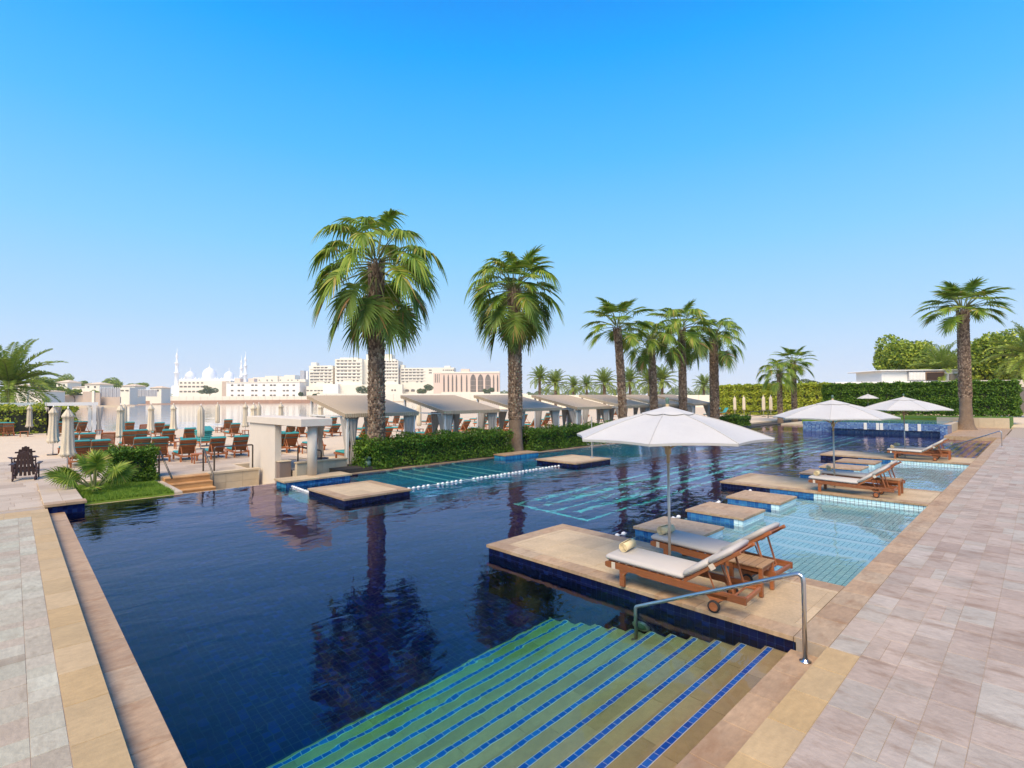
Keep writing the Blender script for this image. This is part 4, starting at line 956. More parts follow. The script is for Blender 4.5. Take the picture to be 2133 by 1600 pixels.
for i, (u, v, D) in enumerate([(1810, 824, 62), (1993, 818, 60)]):
    p = WD(u, v, D); tree(['frangipani shrub with white flowers before the dark hedge, left of the farthest parasol', 'frangipani shrub with white flowers beside the planter palm trunk'][i], p.x, p.y, .75, p.z-.4, (1.1,1.1,.8), 500, .16, 'hedge_bright', 95+i, name='flowering_shrub', cat='shrub', trunk=.16)
# lawn
lawn = MB(); lawn.box(1.47,3.76,19.5,23.4,-2.3,-.16); lawn.build('lawn_soil', M['soil'], kind='structure')
rs = np.random.RandomState(2); n = 26000
P = np.stack([rs.uniform(1.48,3.75,n), rs.uniform(19.42,23.38,n), np.full(n, -.16)], 1); hgt = rs.uniform(.05,.13,n)*(1+.35*np.sin(P[:,0]*5)*np.sin(P[:,1]*4)); a = rs.uniform(0, 2*PI, n); w = .012
dx = np.stack([np.cos(a), np.sin(a), np.zeros(n)], 1); ln_ = np.stack([rs.normal(0,.04,n), rs.normal(0,.04,n), hgt], 1)
co = np.stack([P-dx*w, P+dx*w, P+ln_], 1).reshape(-1, 3)
tag(link('lawn', raw_mesh('lawn', co, np.arange(n*3).reshape(-1, 3), M['grass']), kind='stuff'), 'bright green lawn at the corner of the infinity edge', 'grass')
mb = MB(); mb.box(1.47,3.76,19.4,23.4,-.3,-.155); mb.build('lawn_ground', M['grass'], kind='structure')
lw = thing('lawn_kerb', 'narrow pale stone kerb between the lawn and the orange steps', 'kerb', (3.87,21.5,-.1))
bx = []; y = 19.4
while y < 23.5: bx.append((3.77, 3.99, y+.002, y+.788, -2.3, -.13)); y += .79
pieces(lw, 'kerb_stone', bx, M['plaza'])
# ---------------------------------------------------------------- sunken bar by the far pool edge
mb = MB(); mb.box(3.95,10.1,19.5,24.6,-2.5,-.78); mb.build('sunken_floor', M['plaza'], kind='structure')
st = thing('beach_steps', 'short flight of orange sandstone steps up to the beach, left of the bar', 'steps', (4.72,21.6,-.78))
for i in range(4):
    z = -.02-.19*i; y = 22.6-.40*i
    bx = [(4.0+.485*k, 4.0+.485*(k+1)-.003, y-.44, y+.0, z-.04, z+.03*0) for k in range(3)]
    pieces(st, 'tread', bx, M['riser']); 
    mb = MB(); mb.box(4.0,5.455,y-.42,y+.25,-.80,z-.041); mb.build('riser', M['riser'], st, world=True)
rw = thing('retaining_wall', 'low stone wall between the orange steps and the bar wall', 'wall', (6.2,22.6,-.78))
bx = []
mb = MB(); mb.box(5.47,7.3,22.48,22.72,-.8,-.06); mb.build('core', M['grout'], rw, world=True)
for j in range(2):
    for k in range(3): bx.append((5.47+.61*k, 5.47+.61*(k+1)-.006, 22.45, 22.48, -.79+.365*j, -.79+.365*(j+1)-.006))
pieces(rw, 'wall_stone', bx, M['wallstone']); pieces(rw, 'cap_stone', [(5.45,6.4,22.42,22.78,-.06,.012),(6.404,7.35,22.42,22.78,-.06,.012)], M['wallstone'])
pv = thing('bar_pavilion', 'pale open bar pavilion with a flat slab roof on one wall and one round column', 'pavilion', (7.9,21.2,-.78))
MB().bbox(7.38,8.55,18.40,24.25,1.82,2.10,.012).build('roof_slab', M['render'], pv, world=True)
MB().bbox(7.46,7.72,21.15,24.15,-.8,1.815,.01).build('wall', M['render'], pv, world=True)
MB().lathe([(.17,0),(.17,1.78)], 28, (7.93,18.72,.03)).build('column', M['white_render'], pv, True, world=True)
MB().bbox(7.9,8.5,23.9,24.1,-.8,1.815,.01).build('rear_post', M['render'], pv, world=True)
bc = thing('bar_counter', 'long stone swim up bar counter over blue tiles, below the round column', 'counter', (7.9,18.4,-.2))
MB().box(6.72,9.06,18.0,18.86,-2.0,-.031).build('base', M['shelf'], bc, world=True)
pieces(bc, 'counter_stone', [(6.64,7.25,17.93,18.9,-.03,.03),(7.254,7.86,17.93,18.9,-.03,.03),(7.864,8.47,17.93,18.9,-.03,.03),(8.474,9.10,17.93,18.9,-.03,.03)], M['panel'])
wall_tiles(bc, 'y', 18.0, 6.74, 9.04, -.6, -.03, -1, lambda x, z: 'blue', 70)
bw = thing('bar_back_wall', 'low stone wall behind the bar counter with a small dark lamp box', 'wall', (8.6,19.9,-.3))
bx = []
for k in range(4): bx += [(8.0+.52*k, 8.0+.52*(k+1)-.005, 20.30, 20.5, -.78, -.2), (8.0+.52*k, 8.0+.52*(k+1)-.005, 20.30, 20.5, -.195, .30)]
pieces(bw, 'wall_stone', bx, M['wallstone']); pieces(bw, 'cap_stone', [(7.98,9.04,20.26,20.55,.30,.35),(9.044,10.1,20.26,20.55,.30,.35)], M['panel'])
MB().box(8.02,10.1,20.5,24.5,-.8,-.02).build('fill', M['plaza'], bw, world=True)
MB().bbox(8.42,8.70,20.19,20.31,-.22,.16,.01).build('lamp_box', M['bin'], bw, world=True)
cb = thing('bar_cupboard', 'tall brown bar cupboard standing against the pavilion wall', 'cupboard', (7.6,20.7,-.78))
MB().bbox(7.5,7.95,20.75,21.1,-.8,.36,.01).build('body', material('taupe_panel', (.24,.18,.15), .7), cb, world=True); MB().bbox(7.48,7.97,20.73,21.12,.36,.39,.005).build('top', M['wallstone'], cb, world=True)
def tube_rail(name, label, pts, posts, mat='bronze', r=.03): return rail(name, label, pts, posts, r, (), mat, 'dark handrails by the beach steps')
tube_rail('handrail', 'left sloping handrail of the orange beach steps', [(4.0,23.2,0)]+bend((4.0,23.2,0),(4.0,23.2,.93),(4.12,21.9,.1),.1)+[(4.14,21.75,.02)], [])
tube_rail('handrail', 'right sloping handrail of the orange beach steps', [(5.44,23.1,0)]+bend((5.44,23.1,0),(5.44,23.1,.93),(5.47,21.9,.05),.1)+[(5.47,21.8,-.02),(5.47,21.78,-.75)], [])
tube_rail('guard_rail', 'straight guard rail on the low wall left of the bar pavilion', [(5.75,22.8,0)]+bend((5.75,22.8,0),(5.75,22.8,.95),(7.15,22.75,.95),.1)+bend((5.75,22.8,.95),(7.15,22.75,.95),(7.15,22.75,0),.06)+[(7.15,22.75,0)], [])
tube_rail('guard_rail', 'short sloping guard rail behind the round bar column', [(8.55,21.6,0)]+bend((8.55,21.6,0),(8.55,21.6,.85),(9.1,20.6,.7),.08)+bend((8.55,21.6,.85),(9.1,20.6,.7),(9.1,20.6,.3),.05)+[(9.1,20.6,.3)], [])
pl = thing('planter_tub', 'dark blue stone tub right of the round bar column', 'planter', (9.4,21.3,0)); MB().lathe([(.0,0),(.24,0),(.30,.28),(.31,.33),(.27,.33),(.25,.26),(.0,.26)], 20).build('tub', M['bin'], pl, True)
mb = MB(); mb.box(9.3,10.9,19.4,21.2,-.8,.0); mb.build('gravel_bed', M['soil'], kind='structure')
pl = thing('bollard_light', 'small green bollard light at the end of the hedge', 'lamp', (10.65,19.62,-.0))
MB().lathe([(.16,0),(.135,.22),(.10,.23),(.10,.30)], 18).build('base', M['light_green'], pl, True); MB().lathe([(.125,.30),(.14,.31),(.14,.37),(.10,.41),(.0,.42)], 18).build('cap', M['light_green'], pl, True)
# ---------------------------------------------------------------- beach loungers
def make_beach_lounger(angle, cushion=True, name='beach_lounger'):
    t = thing(name, 'wooden beach lounger', 'sun lounger'); wd = M['beachwood']; Wd = .70
    m = MB()
    for s in (-1, 1): m.box(s*(Wd/2-.025)-.022, s*(Wd/2-.025)+.022, -1.0, 1.0, .22, .31)
    m.box(-Wd/2, Wd/2, -1.03, -.99, .23, .30); m.box(-Wd/2, Wd/2, .99, 1.03, .23, .30)
    for i in range(8): m.box(-Wd/2+.04, Wd/2-.04, -.10+i*.135, -.01+i*.135, .29, .312)
    m.build('frame', wd, t)
    for s in (-1, 1):
        for y in (-.82, .78): MB().box(s*(Wd/2-.03)-.035, s*(Wd/2-.03)+.035, y-.035, y+.035, 0, .235).build('leg', wd, t)
    an = math.radians(angle); A = Matrix.Translation((0, -.22, .31)) @ Matrix.Rotation(PI, 4, 'Z') @ Matrix.Rotation(an, 4, 'X')
    m = MB()
    for s in (-1, 1): m.box(s*.30-.025, s*.30+.025, 0, .84, -.02, .025, A)
    for i in range(9): m.box(-.28, .28, .03+i*.09, .095+i*.09, -.004, .016, A)
    m.box(-.31, .31, .80, .86, -.022, .03, A)
    m.build('backrest', wd, t)
    for s in (-1, 1): MB().tube([A @ Vector((s*.27, .50, -.02)), (-s*.27, -.86, .28)], .02, 5).build('prop', wd, t)
    if cushion:
        c = MB(); c.bbox(-.32, .32, -.20, .98, .315, .40, .03); c.build('seat_cushion', M['teal'], t)
        c = MB(); c.bbox(-.32, .32, .02, .90, .03, .11, .03, A); c.box(-.325, .325, .86, .90, -.03, .03, A); c.box(-.325, .325, .58, .61, -.034, -.006, A); c.build('back_cushion', M['teal'], t)
    return t
BL = [make_beach_lounger(52), make_beach_lounger(62), make_beach_lounger(38), make_beach_lounger(56, False)]
used = [False]*4
def ordinal(i): return ['first','second','third','fourth','fifth','sixth','seventh','eighth','ninth','tenth','eleventh','twelfth','thirteenth','fourteenth'][i]
def lay(cluster, where, items, grp):
    """items: (u, v, kind, turn) of the rear legs in the photograph"""
    pos = []
    for it in items:
        u, v, kd = it[:3]; turn = it[3] if len(it) > 3 else rnd.uniform(-.08, .08); q = W(u, v, 0)
        c = q+Vector((-math.sin(turn), math.cos(turn), 0))*.86; pos.append((u, c, kd, turn))
    pos.sort(key=lambda q: q[0])
    for i, (u, c, kd, turn) in enumerate(pos):
        o = BL[kd] if not used[kd] else copy_tree(BL[kd]); used[kd] = True
        o.location = (c.x, c.y, .012 if c.y < 33 else .0); o.rotation_euler = (0, 0, turn)
        desc = {0: 'teal cushioned wooden lounger', 1: 'steep backed teal wooden lounger', 2: 'low backed teal wooden lounger', 3: 'bare wooden lounger'}[kd]
        tag(o, f'{desc}, {ordinal(i)} from left {where}', 'sun lounger', grp)
g1 = 'wooden loungers on the beach'
lay('a', 'in the row nearest the steps', [(168,974,1),(212,972,1),(300,964,1),(336,964,1),(394,962,0),(456,957,0),(504,953,0)], g1)
lay('b', 'in the second beach row', [(148,949,1),(184,947,1),(226,940,3),(271,938,1),(296,936,1),(352,931,0),(397,926,0)], g1)
lay('c', 'in the row by the water', [(271,905,0),(303,913,3),(334,911,1),(354,915,0),(477,901,1),(492,911,0)], g1)
lay('l', 'by the white pergola', [(-14,909,1),(4,909,1),(18,909,1),(124,908,1),(158,905,1,.5),(177,906,1,.4)], g1)
lay('r', 'between the pavilion and its column', [(585,944,0),(611,943,0),(611,911,1),(633,911,1)], g1)
lay('r2', 'just right of the round column', [(664,939,1),(668,913,0),(698,894,1),(701,909,2)], g1)
lay('k1', 'under and behind the first cabana', [(744,962,0),(776,956,0),(768,926,0),(769,903,0),(735,891,1),(812,926,0),(807,894,1),(830,887,1)], g1)
lay('k2', 'around the second cabana', [(845,900,1),(903,914,0),(900,885,1),(960,896,0),(976,904,0),(1009,903,0),(1015,889,0),(1004,879,1),(938,884,1)], g1)
lay('k3', 'around the third cabana', [(1042,892,0),(1057,903,0),(1098,886,1),(1089,899,0),(1122,894,0),(1144,892,0),(1146,881,1)], g1)
lay('k4', 'around the fourth cabana', [(1218,887,0),(1206,878,1),(1224,869,1),(1275,879,0),(1290,868,1),(1190,872,1)], g1)
lay('f', 'on the sand before the far hedge', [(1500,864,0,1.2),(1516,864,0,1.2),(1527,862,0,1.2),(1545,861,0,1.2),(1560,862,0,1.2),(1566,861,0,1.2),(1581,861,0,1.2),(1588,860,0,1.2),(1612,861,0,1.2),(1490,868,0,1.2)], g1)
# stack of cushions on a lounger, tables
q = W(431, 931, 0)
sk = thing('cushion_stack', 'tall stack of folded teal cushions on a low wooden frame', 'cushions', (q.x, q.y+.8, 0))
for i in range(6): MB().bbox(-.36+rnd.uniform(-.03,.03), .36, -.55, .55+rnd.uniform(-.05,.05), .32+i*.115, .32+i*.115+.105, .04, Matrix.Rotation(rnd.uniform(-.06,.06), 4, 'Z')).build('cushion', M['teal'], sk)
MB().bbox(-.2,.45,-.4,.5,1.01,1.13,.05, Matrix.Rotation(.25, 4, 'X')).build('cushion', M['teal'], sk)
m = MB(); m.box(-.36,.36,-.6,.6,.22,.31)
for a in (-.3,.3):
    for b in (-.5,.5): m.box(a-.03,a+.03,b-.03,b+.03,0,.22)
m.build('frame', M['beachwood'], sk)
def make_btable():
    t = thing('beach_table', 't', 'side table'); MB().bbox(-.27,.27,-.27,.27,.40,.44,.006).build('top', M['beachwood'], t)
    for a in (-.22,.22):
        for b in (-.22,.22): MB().box(a-.025,a+.025,b-.025,b+.025,0,.40).build('leg', M['beachwood'], t)
    return t
bt = make_btable()
for i, (u, v, lb) in enumerate([(50,910,'small wooden table inside the white pergola'), (374,935,'small wooden table between two loungers of the second beach row'), (414,965,'small wooden table between two front row loungers, left of the step handrail'), (457,901,'small wooden table by the water behind the teal cushion stack'), (635,944,'small wooden table left of the round bar column'), (206,907,'small wooden table at the right end of the white pergola'), (873,905,'small wooden table between the first and second cabana'), (513,908,'small wooden table by the water just left of the bar pavilion')]):
    o = bt if i == 0 else copy_tree(bt); o.location = W(u, v, 0); tag(o, lb, 'side table', 'small beach tables')
# ---------------------------------------------------------------- closed parasols
def make_closed(seed, cover):
    r = random.Random(seed); t = thing('closed_parasol', 'closed parasol', 'parasol'); n = 32; vs = []; prof = [(2.52,.03),(2.42,.09),(2.25,.17),(2.18,.19),(2.16,.155),(1.95,.15),(1.6,.165),(1.2,.18),(.95,.20),(.78,.22),(.70,.26),(.64,.20)]
    if cover: prof = [(2.5,.03),(2.38,.10),(2.2,.16),(2.0,.165),(1.5,.165),(1.0,.17),(.75,.175),(.72,.14)]
    for k, (z, rad) in enumerate(prof):
        for j in range(n): a = 2*PI*j/n; w = 1+(.16*math.cos(8*a+.4*math.sin(k))+.06*r.uniform(-1, 1))*(1 if z < 2.3 else .3); vs.append((rad*w*math.cos(a), rad*w*math.sin(a), z+(.05*math.cos(8*a) if k >= len(prof)-2 else 0)))
    fs = [(i*n+j, i*n+(j+1) % n, (i+1)*n+(j+1) % n, (i+1)*n+j) for i in range(len(prof)-1) for j in range(n)]+[tuple(range(n))]
    m = MB(); m.add(vs, fs); m.build('canopy', M['beige_canvas'], t, True)
    MB().tube([(0,0,0),(0,0,2.60)], .022, 8).build('pole', M['whitepaint'], t, True); MB().lathe([(.0,0),(.24,0),(.24,.05),(.05,.07)], 16).build('foot', M['bronze'], t, True)
    return t
CP = [make_closed(1, False), make_closed(2, True), make_closed(3, False)]; cu = [False]*3
for i, (u, v, k, s, lb) in enumerate([(61,906,2,1,'inside the white pergola, leftmost'), (110,948,0,1,'with a ruffled bottom right of the dark armchairs'), (140,985,0,1.0,'nearest of all, left of the young fan palm'), (250,934,0,1.02,'wide and pale, behind the small boxy hedge'), (259,902,1,1,'showing behind the wide pale one'), (314,917,2,1,'left of centre in the sand beside a bare lounger'),
        (361,915,2,1,'with a ragged bottom by the water'), (418,936,1,1,'slim and grey beside the teal cushion stack'), (453,897,1,1,'small and thin near the water'), (511,906,0,1,'just left of the bar pavilion'), (528,918,2,1,'behind the pavilion roof, left'), (539,905,1,1,'behind the pavilion roof, second'), (585,903,2,1,'behind the pavilion roof, right'), (873,906,1,1,'between the first and second cabana'), (668,912,2,1,'behind the left side of the first cabana'),
        (1531,866,1,1.08,'on the far sand, first from the left before the yellow hedge'), (1542,862,1,1.08,'on the far sand, second before the yellow hedge'), (1550,866,1,1.1,'on the far sand, third before the yellow hedge'), (1567,864,1,1.08,'on the far sand, fourth before the yellow hedge'), (1591,868,1,1.12,'on the far sand, fifth before the yellow hedge'), (1606,868,1,1.12,'on the far sand, last before the yellow hedge')]):
    o = CP[k] if not cu[k] else copy_tree(CP[k]); cu[k] = True; o.location = W(u, v, 0); o.rotation_euler = (0, 0, rnd.uniform(0, 6)); o.scale = (s, s, s)
    tag(o, 'closed beige parasol, '+lb, 'parasol', 'closed parasols on the beach')
# ---------------------------------------------------------------- cabanas
M['awning'] = None
def awning_material():
    m = material('striped_awning', (.42,.36,.30), .9); t = m.node_tree; N = t.nodes; g = N.new('ShaderNodeNewGeometry'); s = N.new('ShaderNodeSeparateXYZ'); lk(t, g.outputs['Position'], s.inputs[0])
    a = N.new('ShaderNodeMath'); a.operation = 'MULTIPLY'; a.inputs[1].default_value = 9.5; lk(t, s.outputs['X'], a.inputs[0]); f = N.new('ShaderNodeMath'); f.operation = 'FRACT'; lk(t, a.outputs[0], f.inputs[0]); l = N.new('ShaderNodeMath'); l.operation = 'LESS_THAN'; l.inputs[1].default_value = .5; lk(t, f.outputs[0], l.inputs[0])
    mi = N.new('ShaderNodeMix'); mi.data_type = 'RGBA'; mi.inputs[6].default_value = (.42,.32,.215,1); mi.inputs[7].default_value = (.55,.44,.31,1); lk(t, l.outputs[0], mi.inputs['Factor']); lk(t, mi.outputs[2], N['Principled BSDF'].inputs['Base Color']); return m
M['awning'] = awning_material()
def curtain_mesh(seed, tie=.38, w0=.36, side=1, lean=0.0, h=2.02):
    r = random.Random(seed); n = 40; m = MB(); vs = []; K = 14
    for k in range(K+1):
        f = k/K; z = h*(1-f); g_ = 1-f
        if g_ > tie: w = .10+(w0-.10)*((g_-tie)/(1-tie))**.9
        else: w = .10+.10*((tie-g_)/tie)
        cx_ = lean*(1-((g_-tie)/(1-tie)) if g_ > tie else 1)
        for j in range(n):
            a = 2*PI*j/n; wv = 1+.22*math.cos(9*a+seed)+.05*r.uniform(-1, 1); vs.append((cx_+w*math.cos(a), .085*wv*math.sin(a)*(1 if g_ > tie else .9), z))
    m.add(vs, [(i*n+j, i*n+(j+1) % n, (i+1)*n+(j+1) % n, (i+1)*n+j) for i in range(K) for j in range(n)]+[tuple(range(n-1, -1, -1))]); return m.mesh('curtain', M['curtain'], True)
CM = [curtain_mesh(1, .42, .38, 1, -.12), curtain_mesh(2, .42, .38, 1, .12), curtain_mesh(3, .30, .30, 1, .10), curtain_mesh(4, .36, .42, 1, -.2)]
def cabana(label, x0, x1, y0=21.0, y1=24.8, z0=2.16, z1=2.98, group='beach cabanas with sloping striped roofs'):
    t = thing('cabana', label, 'cabana', (x0, y0, 0), group=group); w = x1-x0; d = y1-y0
    for i, (a, b) in enumerate(((.06,.06),(w-.06,.06),(.06,d-.06),(w-.06,d-.06))):
        MB().box(a-.05,a+.05,b-.05,b+.05,0,(z0 if b < 1 else z1)-.04).build('post', M['whitepaint'], t)
    m = MB()
    m.box(0,w,.02,.10,z0-.16,z0-.10); m.box(0,w,d-.10,d-.02,z1-.16,z1-.1); m.box(.02,.10,.1,d-.1,z0-.16,z0-.10); m.box(w-.10,w-.02,.1,d-.1,z0-.16,z0-.10); m.build('frame', M['whitepaint'], t)
    m = MB(); n = 12; e = .12; vs = []
    for k in range(n+1):
        f = k/n
        for i in range(9): q = i/8; vs.append((-e+(w+2*e)*q, -e+(d+2*e)*f, z0+(z1-z0)*f+.015-.03*math.sin(PI*q)*math.sin(PI*f)))
    m.add(vs, [(k*9+i, k*9+i+1, (k+1)*9+i+1, (k+1)*9+i) for k in range(n) for i in range(8)]); m.build('roof_cloth', M['awning'], t)
    def scallop(p0, p1, nn):
        m = MB(); p0 = Vector(p0); p1 = Vector(p1)
        for i in range(nn):
            a = p0.lerp(p1, i/nn); b = p0.lerp(p1, (i+1)/nn); c = a.lerp(b, .5); dz = Vector((0, 0, -1))
            m.add([a, b, b+dz*.13, b.lerp(c, .4)+dz*.18, c.lerp(a, .6)+dz*.18, a+dz*.13], [(0,1,2,3,4,5)])
        return m
    s = scallop((-e,-e-.003,z0+.012),(w+e,-e-.003,z0+.012),26); s2 = scallop((-e-.003,-e,z0+.012),(-e-.003,d+e,z1+.012),24); s.add(s2.v, s2.f); s2 = scallop((w+e+.003,-e,z0+.012),(w+e+.003,d+e,z1+.012),24); s.add(s2.v, s2.f); s.build('valance', M['awning'], t)
    for (a, b, k, rz) in ((.22,.10,1,0),(.10,.38,3,PI/2),(w-.22,.10,0,0),(w-.10,.38,3,PI/2),(.10,d-.4,2,PI/2),(w-.10,d-.4,2,PI/2),(.35,d-.08,1,0),(w-.35,d-.08,0,0),(w*.62,d-.08,3,0)):
        o = link('curtain', CM[k], t); o.location = (a, b, 0); o.rotation_euler = (0, 0, rz)
    return t
for i, (a, b) in enumerate(((10.4,13.9),(15.65,19.2),(20.95,24.5),(26.2,29.8),(31.5,35.1),(36.8,40.4),(42.1,45.7))):
    cabana(['nearest beach cabana with a sloping grey striped roof, behind the tallest palm', 'second beach cabana, between the two nearest palms', 'third beach cabana, crossed by the second palm trunk', 'fourth beach cabana from the left, before the slender palm', 'fifth beach cabana, behind the slender fan palm', 'sixth beach cabana, behind the top of the big parasol', 'farthest beach cabana, left of the thick palm trunk'][i], a, b)
# white flat roofed pergola on the left
A0 = W(-60, 905, 0); A1 = W(97, 911, 0); A2 = W(188, 906, 0)
for (p0, p1, lb) in ((A0, A1, 'white flat topped pergola with tied curtains at the left edge'), (A1, A2, 'white flat topped pergola beside the water, right of its twin')):
    t = thing('pergola', lb, 'pergola', tuple(p0), group='white pergolas at the left'); d = Vector((0, 3.4, 0)); zt = 2.45
    for q in (p0, p1, p0+d, p1+d):
        MB().box(q.x-.12+.24, q.x+.12+.24 if q is p0 else q.x+.36, q.y-.1, q.y+.1, 0, zt).build('post', M['whitepaint'], t, world=True)
        o = link('curtain', CM[1], t); o.location = (q.x+.42, q.y+.02, 0.02); o.scale = (1.2,1.4,1.15); o.matrix_parent_inverse = t.matrix_basis.inverted()
    for a, b in ((p0, p1), (p0+d, p1+d)): MB().box(a.x, b.x+.4, a.y-.12, a.y+.12, zt, zt+.26).build('beam', M['whitepaint'], t, world=True)
    for q in (p0, p1): MB().box(q.x+.1, q.x+.36, q.y+.12, q.y+3.28, zt, zt+.24).build('beam', M['whitepaint'], t, world=True)
# ---------------------------------------------------------------- dark slatted garden armchairs
def armchair():
    t = thing('garden_armchair', 'a', 'armchair'); wd = M['dark_wood']; A = Matrix.Translation((0,-.12,.26)) @ Matrix.Rotation(math.radians(14), 4, 'X')
    for i in range(5):
        a = (i-2)*.118; tp = .80-.035*(i-2)**2
        m = MB(); B = A @ Matrix.Rotation(-(i-2)*.05, 4, 'Y'); m.bbox(a*.93-.040, a*.93+.040, -.011, .011, -.12, tp, .006, B)
        m.build('back_slat', wd, t)
    for z in (.18,.55): MB().bbox(-.30,.30,.013,.045,z-.03,z+.03,.005,A).build('back_rail', wd, t)
    for i in range(6): MB().bbox(-.27,.27,-.10+i*.098,-.015+i*.098,.30+.018*i,.322+.018*i,.004).build('seat_slat', wd, t)
    for s in (-1,1):
        MB().bbox(s*.36-.065,s*.36+.065,-.22,.56,.56,.582,.005).build('armrest', wd, t); MB().bbox(s*.31-.02,s*.31+.02,.42,.52,0,.56,.004).build('leg', wd, t)
        m = MB(); m.bbox(s*.29-.018,s*.29+.018,-.02,1.0,-.06,.06,.004, Matrix.Translation((0,-.42,.05)) @ Matrix.Rotation(math.radians(17),4,'X')); m.build('leg', wd, t)
        MB().bbox(s*.31-.018,s*.31+.018,-.24,-.16,.0,.56,.004).build('leg', wd, t)
    return t
ac = armchair(); q = W(53, 1001, 0); ac.location = (q.x, q.y+.2, .012); ac.rotation_euler = (0,0,-.12); tag(ac, 'dark brown slatted armchair at the left edge, the nearer of two', 'armchair', 'dark slatted armchairs')
o = copy_tree(ac); o.location = (q.x-.0, q.y+3.0, .012); o.rotation_euler = (0,0,.1); tag(o, 'dark brown slatted armchair at the left edge, the farther of two', 'armchair', 'dark slatted armchairs')
# ---------------------------------------------------------------- far end of the pool
bwll = thing('mosaic_wall', 'blue mosaic wall at the far end of the pool with pale spout strips', 'wall', (48.7,9.7,-.2))
mb = MB(); mb.box(48.42,49.4,5.0,14.3,-2.1,.58); mb.build('wall', M['mosaic'], bwll, world=True)
mb = MB(); mb.box(48.05,48.418,5.0,12.2,.12,.60); mb.build('overhang', M['mosaic'], bwll, world=True)
mb = MB(); mb.box(46.0,48.40,4.6,5.0,-2.1,.62); mb.build('end_wall', M['mosaic'], bwll, world=True)
for y in (9.75,8.95,8.7,7.15,6.4): MB().bbox(48.0,48.06,y-.10,y+.10,.10,.62,.008).build('spout_strip', M['whitepaint'], bwll, world=True)
mb = MB(); mb.box(49.4,58,5.0,14.1,-.3,.55); mb.build('upper_pool_rim', M['coping'], kind='structure')
mb = MB(); mb.box(49.5,57.6,5.3,13.8,.50,.56); mb.build('upper_pool_water', material('upper_water', (.10,.30,.42), .05), kind='structure')
pt = thing('palm_planter', 'low pale stone planter walls around the flared palm trunk', 'planter', (53,3.4,0))
bx = []
y = 1.9
while y < 5.6: bx.append((57.0,57.35,y,y+.895,0,.85)); y += .9
x = 48.5
while x < 57: bx.append((x,x+1.195,4.68,4.98,0,.62)); x += 1.2
pieces(pt, 'wall_stone', bx, M['wallstone']); MB().box(44.6,57,1.78,4.66,-.3,.045).build('bed', M['coping'], pt, world=True)
mb = MB(); mb.box(58,64.9,1.9,17.2,-.2,.74); mb.build('raised_lawn', M['grass'], kind='structure')
# far handrail deck
fd = thing('far_railing', 'dark railing round the small far jetty, beyond the rounded bush', 'railing', (56,18.6,0))
R0 = [W(1563,877,-.1), W(1600,871,0), W(1640,869,0), W(1690,868,0)]
for q in R0: MB().tube([(q.x,q.y,-.2),(q.x,q.y,.95)], .05, 6).build('post', M['bronze'], fd, world=True)
for a, b in zip(R0[:-1], R0[1:]):
    for z in (.95,.45): MB().tube([(a.x,a.y,z),(b.x,b.y,z)], .035, 6).build('bar', M['bronze'], fd, world=True)
jt = thing('far_jetty', 'low pale jetty with blue sides at the far end of the pool', 'jetty', (58,17,-.2)); q0 = W(1560,885,-.15); q1 = W(1672,876,-.15)
MB().box(57,74,16.2,18.9,-2.0,-.08).build('deck', M['wallstone'], jt, world=True); MB().box(56.97,74,16.16,16.19,-2.0,-.12).build('side_tiles', M['shelf'], jt, world=True)
# fountain splash on the shelf
fo = thing('fountain_jet', 'small splashing water jet beside the far stone island', 'water jet', (23.5,17.5,-.2)); m = MB(); r = random.Random(8)
for k in range(420):
    t_ = r.random(); a = r.choice([0,1,2,3,4])*.5-1; x = 23.0+a*.5+t_*1.6*r.uniform(.8,1.1); z = -.2+.62*4*t_*(1-t_)*r.uniform(.5,1.05); y = 17.9-t_*1.3+r.uniform(-.12,.12); s = r.uniform(.006,.02)
    m.add([(x-s,y,z),(x+s,y,z),(x,y+s,z),(x,y,z+1.7*s)], [(0,2,1),(0,1,3),(1,2,3),(2,0,3)])
m.build('droplets', M['float'], fo, world=True, kind='stuff')
pp = thing('slim_pole', 'thin bare pole standing on the far stone island', 'pole', (19.3,14.6,0)); MB().tube([(0,0,0),(0,0,1.9)], .022, 8).build('shaft', M['pole'], pp); MB().lathe([(.10,0),(.10,.02),(.03,.03)], 12).build('foot', M['steel'], pp)
